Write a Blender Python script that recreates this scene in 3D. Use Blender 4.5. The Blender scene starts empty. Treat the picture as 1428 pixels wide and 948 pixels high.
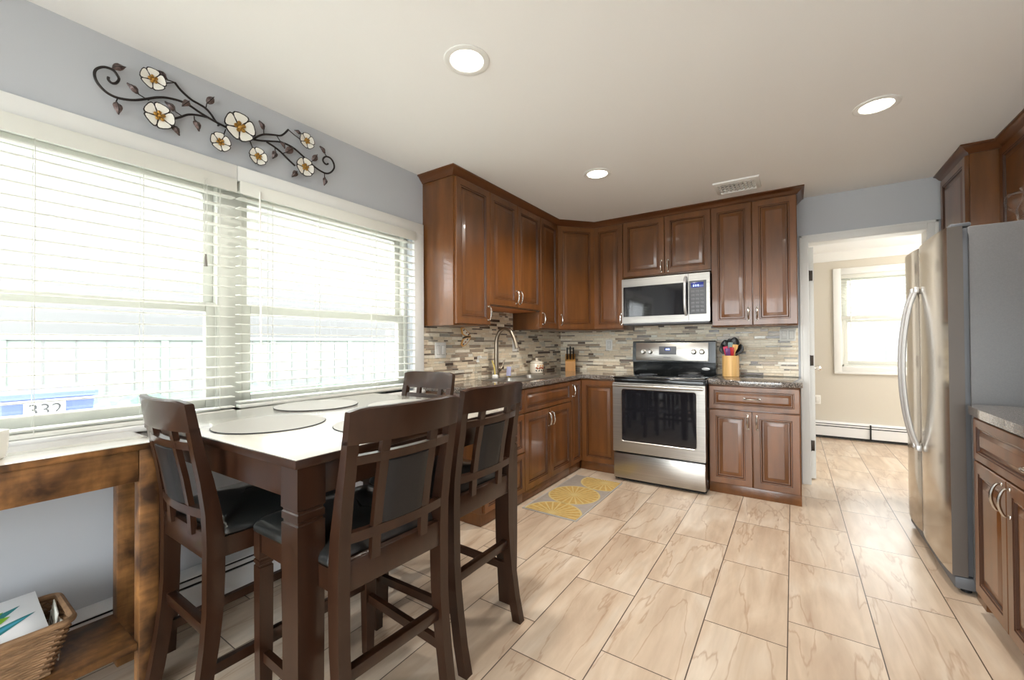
import bpy, bmesh, math, random
from mathutils import Vector, Matrix
random.seed(7)
PI = math.pi
SC = bpy.context.scene
COL = SC.collection

# ------------------------------------------------------------------ camera
cam_d = bpy.data.cameras.new('camera'); cam = bpy.data.objects.new('camera', cam_d); COL.objects.link(cam)
cam_d.sensor_width = 36.0; cam_d.lens = 581.06/1428*36.0; cam_d.clip_start = .02; cam_d.clip_end = 200
yaw, pit, rol = math.radians(33.967), math.radians(.5961), math.radians(-.3548)
fw = Vector((-math.sin(yaw)*math.cos(pit), math.cos(yaw)*math.cos(pit), math.sin(pit)))
rt = Vector((math.cos(yaw), math.sin(yaw), 0)); up = rt.cross(fw)
r2 = rt*math.cos(rol)+up*math.sin(rol); u2 = -rt*math.sin(rol)+up*math.cos(rol)
cam.matrix_world = Matrix(((r2.x, u2.x, -fw.x, 0), (r2.y, u2.y, -fw.y, 0), (r2.z, u2.z, -fw.z, 1.2094), (0, 0, 0, 1)))
SC.camera = cam

# ------------------------------------------------------------------ light and exposure
SC.view_settings.view_transform = 'Standard'; SC.view_settings.look = 'None'
SC.view_settings.gamma = 1.0; SC.view_settings.use_curve_mapping = False
SC.view_settings.exposure = 1.68
SC.cycles.use_denoising = True
SC.cycles.max_bounces = 10; SC.cycles.diffuse_bounces = 6; SC.cycles.glossy_bounces = 5
SC.cycles.transparent_max_bounces = 24; SC.cycles.sample_clamp_indirect = 8
W = bpy.data.worlds.new('overcast_sky'); SC.world = W; W.use_nodes = True
bg = W.node_tree.nodes['Background']; bg.inputs[0].default_value = (.93, .965, 1, 1); bg.inputs[1].default_value = 4.0
LAMP_W = 9.0          # each recessed ceiling lamp
FAR_LAMP_W = 9.0     # ceiling lamp of the room beyond the doorway

def portal(name, loc, size, rot):
    d = bpy.data.lights.new(name, 'AREA'); d.shape = 'RECTANGLE'; d.size, d.size_y = size; d.cycles.is_portal = True
    o = bpy.data.objects.new(name, d); o.location = loc; o.rotation_euler = rot; COL.objects.link(o)

# ------------------------------------------------------------------ materials
def lin(c):
    return tuple(((v/255)/12.92 if v/255 <= .04045 else ((v/255+.055)/1.055)**2.4) for v in c)
def mat(name, color, rough=.5, metal=0., spec=.5, coat=0., emit=None, estr=1., trans=0., bump=None, var=None, srgb=True):
    m = bpy.data.materials.new(name); m.use_nodes = True; nt = m.node_tree; b = nt.nodes['Principled BSDF']
    c = lin(color) if srgb else color
    b.inputs['Base Color'].default_value = (*c, 1); b.inputs['Roughness'].default_value = rough; b.inputs['Metallic'].default_value = metal
    b.inputs['Specular IOR Level'].default_value = spec; b.inputs['Coat Weight'].default_value = coat; b.inputs['Coat Roughness'].default_value = .06
    b.inputs['Transmission Weight'].default_value = trans
    if emit: b.inputs['Emission Color'].default_value = (*lin(emit), 1); b.inputs['Emission Strength'].default_value = estr
    tc = nt.nodes.new('ShaderNodeTexCoord')
    if var:                      # var = (scale xyz, amount, detail)
        mp = nt.nodes.new('ShaderNodeMapping'); mp.inputs['Scale'].default_value = var[0]
        nz = nt.nodes.new('ShaderNodeTexNoise'); nz.inputs['Scale'].default_value = 1; nz.inputs['Detail'].default_value = var[2] if len(var) > 2 else 4
        rp = nt.nodes.new('ShaderNodeValToRGB'); a = var[1]
        rp.color_ramp.elements[0].position = .3; rp.color_ramp.elements[1].position = .7
        rp.color_ramp.elements[0].color = (*[max(0, v*(1-a)) for v in c], 1); rp.color_ramp.elements[1].color = (*[min(1, v*(1+a)) for v in c], 1)
        nt.links.new(tc.outputs['Object'], mp.inputs[0]); nt.links.new(mp.outputs[0], nz.inputs['Vector'])
        nt.links.new(nz.outputs['Fac'], rp.inputs[0]); nt.links.new(rp.outputs[0], b.inputs['Base Color'])
    if bump:                     # bump = (scale xyz, strength)
        mp = nt.nodes.new('ShaderNodeMapping'); mp.inputs['Scale'].default_value = bump[0]
        nz = nt.nodes.new('ShaderNodeTexNoise'); nz.inputs['Scale'].default_value = 1; nz.inputs['Detail'].default_value = 3
        bp = nt.nodes.new('ShaderNodeBump'); bp.inputs['Strength'].default_value = bump[1]; bp.inputs['Distance'].default_value = .002
        nt.links.new(tc.outputs['Object'], mp.inputs[0]); nt.links.new(mp.outputs[0], nz.inputs['Vector'])
        nt.links.new(nz.outputs['Fac'], bp.inputs['Height']); nt.links.new(bp.outputs[0], b.inputs['Normal'])
    return m

M = {}
M['ceiling'] = mat('ceiling_paint', (237, 237, 236), .9, spec=.2)
M['wall'] = mat('gray_blue_paint', (187, 190, 195), .8, spec=.25)
M['beige'] = mat('beige_paint', (202, 196, 184), .8, spec=.25)
M['trim'] = mat('white_trim_paint', (226, 226, 223), .45)
M['vinyl'] = mat('white_vinyl', (204, 204, 196), .4)
M['slat'] = mat('blind_slat_white', (218, 218, 210), .5)
M['heater'] = mat('heater_white_enamel', (224, 225, 226), .4)
M['black'] = mat('black_slot', (10, 10, 11), .6)
M['wood'] = mat('cabinet_stained_maple', (104, 63, 28), .3, coat=.38, var=((14, 14, 2.2), .30, 6))
M['glaze'] = mat('cabinet_dark_glaze', (60, 31, 14), .4)
M['faucet_nickel'] = mat('brushed_faucet_nickel', (150, 138, 122), .34, 1)
M['door_side'] = mat('fridge_door_side', (98, 90, 84), .45, .3)
M['handle_silver'] = mat('satin_silver', (206, 206, 206), .35, .55)
M['keygray'] = mat('keypad_gray', (104, 106, 110), .5)
M['crown'] = mat('cabinet_crown_stain', (94, 55, 27), .3, coat=.2, var=((3, 3, 12), .2))
M['inner'] = mat('cabinet_underside', (196, 120, 62), .45, var=((6, 6, 6), .15))
M['nickel'] = mat('brushed_nickel', (205, 200, 192), .22, 1)
M['steel'] = mat('brushed_stainless', (178, 174, 168), .3, 1, var=((2, 2, 160), .10, 2), bump=((3, 3, 400), .04))
M['steel_v'] = mat('brushed_stainless_vertical', (186, 176, 162), .14, 1, bump=((300, 300, 3), .04))
M['fridge_side'] = mat('fridge_gray_side', (97, 96, 96), .45, var=((200, 200, 200), .06))
M['fridge_dark'] = mat('fridge_gasket_gray', (92, 94, 98), .5)
M['glassblack'] = mat('black_ceramic_glass', (8, 8, 9), .06, spec=.6)
M['oven_glass'] = mat('oven_window_glass', (26, 26, 30), .05, spec=.7)
M['enamel_black'] = mat('black_enamel', (18, 20, 21), .16)
M['espresso'] = mat('espresso_wood', (46, 26, 15), .3, spec=.35, coat=.2, var=((25, 25, 4), .25, 5))
M['tabletop'] = mat('reflection_pale_tabletop', (216, 211, 200), .2, spec=.6, coat=1., var=((4, 30, 4), .03, 5))  # pale color stands in for window light reflected in the glossy top
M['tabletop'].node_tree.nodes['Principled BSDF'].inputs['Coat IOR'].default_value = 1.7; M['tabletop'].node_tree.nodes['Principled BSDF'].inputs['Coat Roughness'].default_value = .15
M['leather'] = mat('black_leather', (30, 31, 30), .28, spec=1., coat=.5, bump=((160, 160, 160), .12))
M['leather_b'] = mat('charcoal_leather', (28, 26, 26), .5, spec=.3, bump=((160, 160, 160), .10))
M['mat_woven'] = mat('woven_vinyl_mat', (172, 170, 164), .45, spec=.6, coat=.0, bump=((260, 260, 260), .5))
M['mat_edge'] = mat('mat_dark_edge', (32, 32, 34), .5)
M['plastic'] = mat('white_plastic_plate', (232, 230, 224), .35)
M['plastic_dark'] = mat('plate_slot', (120, 116, 108), .5)
M['bronze'] = mat('dark_bronze_hinge', (64, 55, 48), .4, .8)
M['bamboo'] = mat('bamboo', (214, 172, 110), .4, var=((60, 60, 3), .14))
M['beech'] = mat('light_beech', (186, 132, 66), .45, var=((30, 30, 4), .15))
M['ceramic'] = mat('cream_ceramic', (236, 226, 208), .2, coat=.4)
M['terracotta'] = mat('ceramic_rust_paint', (150, 74, 42), .3)
M['honey'] = mat('honey_ceramic', (208, 154, 82), .3)
M['blackplastic'] = mat('black_plastic', (16, 16, 17), .35)
M['red'] = mat('red_silicone', (168, 34, 40), .4); M['purple'] = mat('purple_silicone', (98, 50, 108), .4)
M['pink'] = mat('pink_silicone', (190, 62, 92), .4); M['utensil_wood'] = mat('utensil_wood', (212, 166, 104), .5)
M['teal_gray'] = mat('gray_green_plastic', (112, 132, 130), .4)
M['yellow'] = mat('yellow_sponge', (196, 174, 100), .8); M['blue_soft'] = mat('blue_scrub', (150, 150, 178), .7)
M['iron'] = mat('dark_iron', (48, 43, 42), .45, .6)
M['leafmetal'] = mat('bronze_leaf', (104, 90, 88), .4, .7, var=((90, 90, 90), .5))
M['petal'] = mat('white_petal_enamel', (236, 234, 226), .35); M['gold'] = mat('antique_gold', (168, 128, 62), .35, .8, var=((80, 80, 80), .3))
M['wicker'] = mat('wicker', (138, 106, 76), .7, var=((20, 20, 60), .35))
M['paper'] = mat('paper', (226, 224, 214), .8); M['cover'] = mat('white_book_cover', (232, 234, 236), .3, coat=.3)
M['leafgreen'] = mat('printed_leaf_green', (120, 168, 40), .4); M['leafteal'] = mat('printed_leaf_teal', (40, 118, 122), .4); M['leafblue'] = mat('printed_leaf_blue', (70, 150, 176), .4)
M['mat_gray'] = mat('floor_mat_gray', (156, 146, 136), .8, var=((30, 30, 30), .06)); M['lemon'] = mat('mat_lemon_yellow', (182, 148, 82), .8, var=((40, 40, 40), .18))
M['lemon_line'] = mat('mat_lemon_pale', (196, 174, 118), .8); M['matbound'] = mat('mat_edge_binding', (168, 164, 158), .8)
M['fence'] = mat('stained_fence_greengray', (118, 124, 117), .7); M['bin'] = mat('blue_recycling_bin', (84, 98, 146), .5)
M['ground'] = mat('pale_concrete', (186, 184, 178), .9, var=((2, 2, 2), .08)); M['hedge'] = mat('hedge_green', (88, 112, 96), .8, var=((9, 9, 9), .3))
M['signgray'] = mat('sign_gray_digits', (60, 60, 60), .6); M['siding'] = mat('pale_siding', (112, 112, 110), .7); M['sky_screen'] = mat('sky_screen_gray', (106, 105, 103), .9, var=((1.2, 1.2, 1.2), .03)); M['roof'] = mat('gray_roof', (108, 106, 104), .8)  # the stucco gray belongs to the added house that screens the sky
M['lens'] = mat('lamp_diffuser', (255, 250, 240), .5, emit=(255, 247, 232), estr=2.5)
M['display'] = mat('blue_display', (12, 16, 40), .2, emit=(70, 90, 210), estr=.12); M['digits'] = mat('display_digits', (160, 190, 255), .3, emit=(190, 210, 255), estr=.5)
M['badge'] = mat('silver_badge', (225, 226, 226), .3, .3); M['badgetext'] = mat('badge_gray_text', (96, 98, 104), .4)

def glass_mat(name, tint=(1, 1, 1), fac=.08, rough=0.0):
    m = bpy.data.materials.new(name); m.use_nodes = True; nt = m.node_tree; nt.nodes.clear()
    o = nt.nodes.new('ShaderNodeOutputMaterial'); mx = nt.nodes.new('ShaderNodeMixShader'); t = nt.nodes.new('ShaderNodeBsdfTransparent'); g = nt.nodes.new('ShaderNodeBsdfGlossy')
    f = nt.nodes.new('ShaderNodeMath'); f.operation = 'MULTIPLY_ADD'; f.inputs[1].default_value = .75; f.inputs[2].default_value = .04; pw = nt.nodes.new('ShaderNodeMath'); pw.operation = 'POWER'; pw.inputs[1].default_value = 4.5
    lw = nt.nodes.new('ShaderNodeLayerWeight'); lw.inputs[0].default_value = .5; nt.links.new(lw.outputs['Facing'], pw.inputs[0]); nt.links.new(pw.outputs[0], f.inputs[0])
    t.inputs[0].default_value = (*tint, 1); g.inputs['Roughness'].default_value = rough
    nt.links.new(f.outputs[0], mx.inputs[0]); nt.links.new(t.outputs[0], mx.inputs[1]); nt.links.new(g.outputs[0], mx.inputs[2]); nt.links.new(mx.outputs[0], o.inputs[0])
    return m
M['pane'] = glass_mat('window_pane_glass', (.97, .985, .98))
M['clear'] = glass_mat('clear_glass', (.95, .96, .96), rough=.02)

def node_mat(name): 
    m = bpy.data.materials.new(name); m.use_nodes = True; return m, m.node_tree, m.node_tree.nodes['Principled BSDF']
def N(nt, t, **k):
    n = nt.nodes.new(t)
    for a, v in k.items(): setattr(n, a, v)
    return n
def tile_floor():
    m, nt, b = node_mat('veined_porcelain_tile'); L = nt.links.new
    tc = N(nt, 'ShaderNodeTexCoord'); sp = N(nt, 'ShaderNodeSeparateXYZ'); L(tc.outputs['Object'], sp.inputs[0])
    ax = N(nt, 'ShaderNodeMath', operation='ADD'); ax.inputs[1].default_value = 12.2+.0305; L(sp.outputs[0], ax.inputs[0])   # tile rows run across x
    ay = N(nt, 'ShaderNodeMath', operation='ADD'); ay.inputs[1].default_value = 12.2-1.988; L(sp.outputs[1], ay.inputs[0])
    cb = N(nt, 'ShaderNodeCombineXYZ'); L(ay.outputs[0], cb.inputs[0]); L(ax.outputs[0], cb.inputs[1])
    br = N(nt, 'ShaderNodeTexBrick'); br.offset = .6885; br.offset_frequency = 2; br.squash = 1
    for k, v in (('Scale', 1.), ('Mortar Size', .0022), ('Mortar Smooth', .1), ('Bias', 0.), ('Brick Width', .61), ('Row Height', .305)): br.inputs[k].default_value = v
    br.inputs['Color1'].default_value = (0, 0, 0, 1); br.inputs['Color2'].default_value = (1, 1, 1, 1); br.inputs['Mortar'].default_value = (.5, .5, .5, 1)
    L(cb.outputs[0], br.inputs['Vector'])
    # per tile shift of the veining
    sh = N(nt, 'ShaderNodeVectorMath', operation='SCALE'); sh.inputs['Scale'].default_value = 37.; L(br.outputs['Color'], sh.inputs[0])
    ad = N(nt, 'ShaderNodeVectorMath', operation='ADD'); L(tc.outputs['Object'], ad.inputs[0]); L(sh.outputs[0], ad.inputs[1])
    mp = N(nt, 'ShaderNodeMapping'); mp.inputs['Scale'].default_value = (5.5, 1.3, 1); mp.inputs['Rotation'].default_value = (0, 0, math.radians(14)); L(ad.outputs[0], mp.inputs[0])
    n1 = N(nt, 'ShaderNodeTexNoise'); n1.inputs['Scale'].default_value = 1.3; n1.inputs['Detail'].default_value = 6; n1.inputs['Distortion'].default_value = .8; L(mp.outputs[0], n1.inputs['Vector'])
    r1 = N(nt, 'ShaderNodeValToRGB'); e = r1.color_ramp.elements
    e[0].position = .28; e[0].color = (*lin((178, 155, 133)), 1); e[1].position = .72; e[1].color = (*lin((210, 196, 179)), 1)
    x = e.new(.5); x.color = (*lin((196, 176, 154)), 1); L(n1.outputs['Fac'], r1.inputs[0])
    # thin wandering veins
    mp2 = N(nt, 'ShaderNodeMapping'); mp2.inputs['Scale'].default_value = (3.4, .55, 1); mp2.inputs['Rotation'].default_value = (0, 0, math.radians(17)); L(ad.outputs[0], mp2.inputs[0])
    n2 = N(nt, 'ShaderNodeTexNoise'); n2.inputs['Scale'].default_value = 1.5; n2.inputs['Detail'].default_value = 5; n2.inputs['Distortion'].default_value = .25; L(mp2.outputs[0], n2.inputs['Vector'])
    r2_ = N(nt, 'ShaderNodeValToRGB'); e = r2_.color_ramp.elements; e[0].position = .488; e[0].color = (0, 0, 0, 1); e[1].position = .512; e[1].color = (0, 0, 0, 1); x = e.new(.5); x.color = (1, 1, 1, 1)
    L(n2.outputs['Fac'], r2_.inputs[0])
    mp3 = N(nt, 'ShaderNodeMapping'); mp3.inputs['Scale'].default_value = (26, 3.2, 1); mp3.inputs['Rotation'].default_value = (0, 0, math.radians(22)); L(ad.outputs[0], mp3.inputs[0])
    n3 = N(nt, 'ShaderNodeTexNoise'); n3.inputs['Scale'].default_value = 1; n3.inputs['Detail'].default_value = 6; n3.inputs['Distortion'].default_value = .5; L(mp3.outputs[0], n3.inputs['Vector'])
    r3 = N(nt, 'ShaderNodeValToRGB'); e = r3.color_ramp.elements; e[0].position = .35; e[0].color = (.92, .91, .90, 1); e[1].position = .65; e[1].color = (1.05, 1.05, 1.05, 1); L(n3.outputs['Fac'], r3.inputs[0])
    fm = N(nt, 'ShaderNodeMixRGB', blend_type='MULTIPLY'); fm.inputs[0].default_value = 1; L(r1.outputs[0], fm.inputs[1]); L(r3.outputs[0], fm.inputs[2])
    vf = N(nt, 'ShaderNodeMath', operation='MULTIPLY'); vf.inputs[1].default_value = .5; L(r2_.outputs[0], vf.inputs[0])
    mv = N(nt, 'ShaderNodeMixRGB'); mv.inputs[2].default_value = (*lin((150, 116, 88)), 1); L(vf.outputs[0], mv.inputs[0]); L(fm.outputs[0], mv.inputs[1])
    # mortar
    mm = N(nt, 'ShaderNodeMixRGB'); mm.inputs[2].default_value = (*lin((74, 58, 46)), 1); L(br.outputs['Fac'], mm.inputs[0]); L(mv.outputs[0], mm.inputs[1]); L(mm.outputs[0], b.inputs['Base Color'])
    b.inputs['Roughness'].default_value = .33; b.inputs['Specular IOR Level'].default_value = .5
    bp = N(nt, 'ShaderNodeBump'); bp.invert = True; bp.inputs['Strength'].default_value = .3; bp.inputs['Distance'].default_value = .002; L(br.outputs['Fac'], bp.inputs['Height']); L(bp.outputs[0], b.inputs['Normal'])
    return m
M['floor'] = tile_floor()
def granite():
    m, nt, b = node_mat('dark_speckled_granite'); L = nt.links.new
    tc = N(nt, 'ShaderNodeTexCoord'); v = N(nt, 'ShaderNodeTexVoronoi'); v.inputs['Scale'].default_value = 260; L(tc.outputs['Object'], v.inputs['Vector'])
    r = N(nt, 'ShaderNodeValToRGB'); e = r.color_ramp.elements; e[0].position = .15; e[0].color = (*lin((44, 38, 36)), 1); e[1].position = .9; e[1].color = (*lin((158, 148, 138)), 1)
    x = e.new(.5); x.color = (*lin((86, 78, 72)), 1); x = e.new(.7); x.color = (*lin((110, 98, 88)), 1)
    s = N(nt, 'ShaderNodeSeparateColor'); L(v.outputs['Color'], s.inputs[0]); L(s.outputs[0], r.inputs[0]); L(r.outputs[0], b.inputs['Base Color'])
    b.inputs['Roughness'].default_value = .09; b.inputs['Specular IOR Level'].default_value = .6; b.inputs['Coat Weight'].default_value = .5
    return m
M['granite'] = granite()
def rustic():
    m, nt, b = node_mat('rustic_brown_wood'); L = nt.links.new
    tc = N(nt, 'ShaderNodeTexCoord')
    def nz(scale, det, dist, s=1.):
        mp = N(nt, 'ShaderNodeMapping'); mp.inputs['Scale'].default_value = scale; L(tc.outputs['Generated' if False else 'Object'], mp.inputs[0])
        n = N(nt, 'ShaderNodeTexNoise'); n.inputs['Scale'].default_value = s; n.inputs['Detail'].default_value = det; n.inputs['Distortion'].default_value = dist; L(mp.outputs[0], n.inputs['Vector']); return n
    n1 = nz((9, 9, 9), 4, .4); n2 = nz((70, 5, 60), 5, .3); n3 = nz((30, 30, 4), 5, .3)
    r1 = N(nt, 'ShaderNodeValToRGB'); e = r1.color_ramp.elements; e[0].position = .34; e[0].color = (*lin((66, 42, 25)), 1); e[1].position = .64; e[1].color = (*lin((160, 112, 64)), 1); L(n1.outputs['Fac'], r1.inputs[0])
    ad = N(nt, 'ShaderNodeMath', operation='ADD'); L(n2.outputs['Fac'], ad.inputs[0]); L(n3.outputs['Fac'], ad.inputs[1])
    r2_ = N(nt, 'ShaderNodeValToRGB'); e = r2_.color_ramp.elements; e[0].position = .35; e[0].color = (.55, .55, .55, 1); e[1].position = .65; e[1].color = (1.15, 1.12, 1.1, 1)
    hf = N(nt, 'ShaderNodeMath', operation='MULTIPLY'); hf.inputs[1].default_value = .5; L(ad.outputs[0], hf.inputs[0]); L(hf.outputs[0], r2_.inputs[0])
    mx = N(nt, 'ShaderNodeMixRGB', blend_type='MULTIPLY'); mx.inputs[0].default_value = 1; L(r1.outputs[0], mx.inputs[1]); L(r2_.outputs[0], mx.inputs[2]); L(mx.outputs[0], b.inputs['Base Color'])
    b.inputs['Roughness'].default_value = .42
    return m
M['rustic'] = rustic()
M['rustic_top'] = mat('reflection_pale_top', (206, 198, 188), .25, spec=.8, coat=1., var=((20, 4, 20), .05))  # window glare on the console board, painted as a pale base color
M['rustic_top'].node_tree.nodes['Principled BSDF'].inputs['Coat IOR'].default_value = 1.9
TILE = [mat('mosaic_%s' % n, c, r, spec=s, var=((60, 60, 60), .08)) for n, c, r, s in (
    ('cream', (236, 226, 206), .4, .5), ('sand', (224, 208, 182), .4, .5), ('beige', (214, 197, 170), .4, .5), ('taupe', (164, 146, 126), .25, .5),
    ('brown_glass', (100, 84, 72), .2, .5), ('gray_glass', (158, 152, 140), .2, .5), ('pale_glass', (220, 214, 200), .2, .5))]
M['grout'] = mat('cream_grout', (218, 208, 190), .8)

# ------------------------------------------------------------------ mesh builder
class MB:
    def __init__(s): s.bm = bmesh.new(); s.mats = []; s.xf = Matrix.Identity(4)
    def mi(s, m):
        m = M[m] if isinstance(m, str) else m
        if m not in s.mats: s.mats.append(m)
        return s.mats.index(m)
    def _add(s, verts, faces, m):
        mi = s.mi(m); vs = [s.bm.verts.new(s.xf @ Vector(v)) for v in verts]; out = []
        for f in faces:
            try: fc = s.bm.faces.new([vs[i] for i in f]); fc.material_index = mi; out.append(fc)
            except ValueError: pass
        return vs
    def box(s, x0, x1, y0, y1, z0, z1, m, bev=0., seg=2, rot=None):
        t = bmesh.new(); bmesh.ops.create_cube(t, size=1)
        c = Vector(((x0+x1)/2, (y0+y1)/2, (z0+z1)/2)); d = Vector((abs(x1-x0), abs(y1-y0), abs(z1-z0)))
        for v in t.verts: v.co = Vector((v.co.x*d.x, v.co.y*d.y, v.co.z*d.z))
        if bev > 0: bmesh.ops.bevel(t, geom=list(t.edges), offset=min(bev, min(d)*.49), segments=seg, affect='EDGES', profile=.5)
        mx = Matrix.Translation(c)
        if rot is not None: mx = mx @ rot
        t.verts.index_update(); s._add([mx @ v.co for v in t.verts], [[v.index for v in f.verts] for f in t.faces], m); t.free(); return s
    def loft(s, rings, m, closed=True, cap=True, loop=False):
        n = len(rings[0]); V = [p for r in rings for p in r]; F = []; k = len(rings)
        for i in range(k if loop else k-1):
            for j in range(n if closed else n-1):
                a, b = i*n+j, i*n+(j+1) % n; c, d = ((i+1) % k)*n+(j+1) % n, ((i+1) % k)*n+j; F.append((a, b, c, d))
        if cap and not loop: F.append(tuple(reversed(range(n)))); F.append(tuple(range((k-1)*n, k*n)))
        s._add(V, F, m); return s
    def tube(s, pts, r, m, seg=8, smooth=0, closed=False, cap=True, flat=None):
        P = [Vector(p) for p in pts]
        if smooth: P = catmull(P, smooth, closed)
        n = len(P); R = [r(i/(n-1)) if callable(r) else r for i in range(n)]
        T = []
        for i in range(n):
            a = P[(i-1) % n] if (closed or i > 0) else P[i]; b = P[(i+1) % n] if (closed or i < n-1) else P[i]
            T.append((b-a).normalized())
        u = T[0].orthogonal().normalized(); rings = []
        for i in range(n):
            if i: u = (u - T[i]*u.dot(T[i]));  u = u.normalized() if u.length > 1e-6 else T[i].orthogonal().normalized()
            v = T[i].cross(u)
            rings.append([P[i] + (u*math.cos(2*PI*k/seg) + v*math.sin(2*PI*k/seg))*R[i] for k in range(seg)])
        return s.loft(rings, m, cap=cap, loop=closed)
    def bar(s, a, b, wx, wy, m, upv=(0, 0, 1), bev=0.):
        a, b = Vector(a), Vector(b); d = b-a; L = d.length; z = d.normalized(); x = Vector(upv).cross(z)
        if x.length < 1e-4: x = Vector((1, 0, 0))
        x.normalize(); y = z.cross(x)
        r = Matrix((x, y, z)).transposed().to_4x4(); old = s.xf; s.xf = old @ Matrix.Translation((a+b)/2) @ r
        s.box(-wx/2, wx/2, -wy/2, wy/2, -L/2, L/2, m, bev); s.xf = old; return s
    def lathe(s, prof, m, c=(0, 0, 0), seg=24, capb=True, capt=True, sx=1, sy=1):
        rings = [[(c[0]+r*sx*math.cos(2*PI*k/seg), c[1]+r*sy*math.sin(2*PI*k/seg), c[2]+z) for k in range(seg)] for r, z in prof]
        n = seg; V = [p for r in rings for p in r]; F = []
        for i in range(len(rings)-1):
            for j in range(n): F.append((i*n+j, i*n+(j+1) % n, (i+1)*n+(j+1) % n, (i+1)*n+j))
        if capb: F.append(tuple(reversed(range(n))))
        if capt: F.append(tuple(range((len(rings)-1)*n, len(rings)*n)))
        s._add(V, F, m); return s
    def prism(s, poly, axis, a, b, m):            # poly of 2D points extruded along axis
        def P(p, t): return {'x': (t, p[0], p[1]), 'y': (p[0], t, p[1]), 'z': (p[0], p[1], t)}[axis]
        return s.loft([[P(p, a) for p in poly], [P(p, b) for p in poly]], m)
    def build(s, name, parent=None, origin=None, angle=35, recalc=True):
        if recalc: bmesh.ops.recalc_face_normals(s.bm, faces=s.bm.faces)
        if origin is not None:
            for v in s.bm.verts: v.co -= Vector(origin)
        me = bpy.data.meshes.new(name); s.bm.to_mesh(me); s.bm.free()
        for m in s.mats: me.materials.append(m)
        me.polygons.foreach_set('use_smooth', [True]*len(me.polygons)); me.set_sharp_from_angle(angle=math.radians(angle))
        o = bpy.data.objects.new(name, me); COL.objects.link(o)
        if parent is not None: o.parent = parent
        elif origin is not None: o.location = origin
        return o
def catmull(P, k, closed=False):
    n = len(P); out = []
    for i in range(n if closed else n-1):
        p0 = P[(i-1) % n] if (closed or i) else P[0]*2-P[1]; p1 = P[i]; p2 = P[(i+1) % n]; p3 = P[(i+2) % n] if (closed or i+2 < n) else P[-1]*2-P[-2]
        for j in range(k):
            t = j/k; out.append(.5*((2*p1)+(p2-p0)*t+(2*p0-5*p1+4*p2-p3)*t*t+(3*p1-p0-3*p2+p3)*t**3))
    if not closed: out.append(P[-1])
    return out
def thing(name, label, cat, loc=(0, 0, 0), rz=0., group=None):
    o = bpy.data.objects.new(name, None); COL.objects.link(o); o.empty_display_size = .1
    o.location = loc; o.rotation_euler = (0, 0, rz); o['label'] = label; o['category'] = cat
    if group: o['group'] = group
    return o
def tag(o, label, cat, group=None, kind=None):
    o['label'] = label; o['category'] = cat
    if group: o['group'] = group
    if kind: o['kind'] = kind
    return o
def struct(o, label=None):
    o['kind'] = 'structure'
    if label: o['label'] = label
    return o
def text_mesh(body, size, m, name, parent, loc, rot, extrude=.0006, align='CENTER', label=None):
    cu = bpy.data.curves.new('t', 'FONT'); cu.body = body; cu.size = size; cu.extrude = extrude; cu.align_x = align; cu.align_y = 'CENTER'
    to = bpy.data.objects.new('t', cu); COL.objects.link(to)
    dg = bpy.context.evaluated_depsgraph_get(); me = bpy.data.meshes.new_from_object(to.evaluated_get(dg))
    COL.objects.unlink(to); bpy.data.objects.remove(to); bpy.data.curves.remove(cu)
    me.materials.clear(); me.materials.append(M[m]); o = bpy.data.objects.new(name, me); COL.objects.link(o)
    o.parent = parent; o.location = loc; o.rotation_euler = rot
    if label: o['label'] = label
    return o

# ------------------------------------------------------------------ room constants
XL, YB, ZC, XR, YN = -2.265, 4.38, 2.454, 1.42, -2.2     # left wall, back wall, ceiling, right wall, wall behind the camera
XBF, YBF, YUF, XUF = -1.72, 3.737, 4.045, -1.9656        # cabinet fronts
YF = 6.65                                                # far wall of the room beyond
WY0, WY1, WZ0, WZ1 = -.22, 2.09, .885, 2.03              # double window opening

# ------------------------------------------------------------------ structure
b = MB(); b.box(XL-.15, 3.0, YN, YF+.15, -.08, 0, 'floor'); struct(b.build('floor'))
b = MB(); b.box(XL-.15, XR+.15, YN, YB+.12, ZC, ZC+.1, 'ceiling'); struct(b.build('ceiling'))
b = MB(); b.box(-1.6, 3.0, YB+.12, YF+.15, 2.34, 2.44, 'ceiling'); struct(b.build('ceiling_far_room'))
b = MB()
b.box(XL-.15, XL, YN, YB+.12, 0, WZ0, 'wall'); b.box(XL-.15, XL, YN, YB+.12, WZ1, ZC, 'wall')
b.box(XL-.15, XL, YN, WY0, WZ0, WZ1, 'wall'); b.box(XL-.15, XL, WY1, YB+.12, WZ0, WZ1, 'wall'); struct(b.build('wall_left'))
DX0, DX1, DZ = .12, .85, 2.06
b = MB(); b.box(XL, DX0-.015, YB, YB+.12, 0, ZC, 'wall'); b.box(DX1+.015, XR+.15, YB, YB+.12, 0, ZC, 'wall'); b.box(DX0-.015, DX1+.015, YB, YB+.12, DZ+.015, ZC, 'wall'); struct(b.build('wall_back'))
b = MB(); b.box(XR, XR+.15, YN, YB+.12, 0, ZC, 'wall'); struct(b.build('wall_right'))
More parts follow.
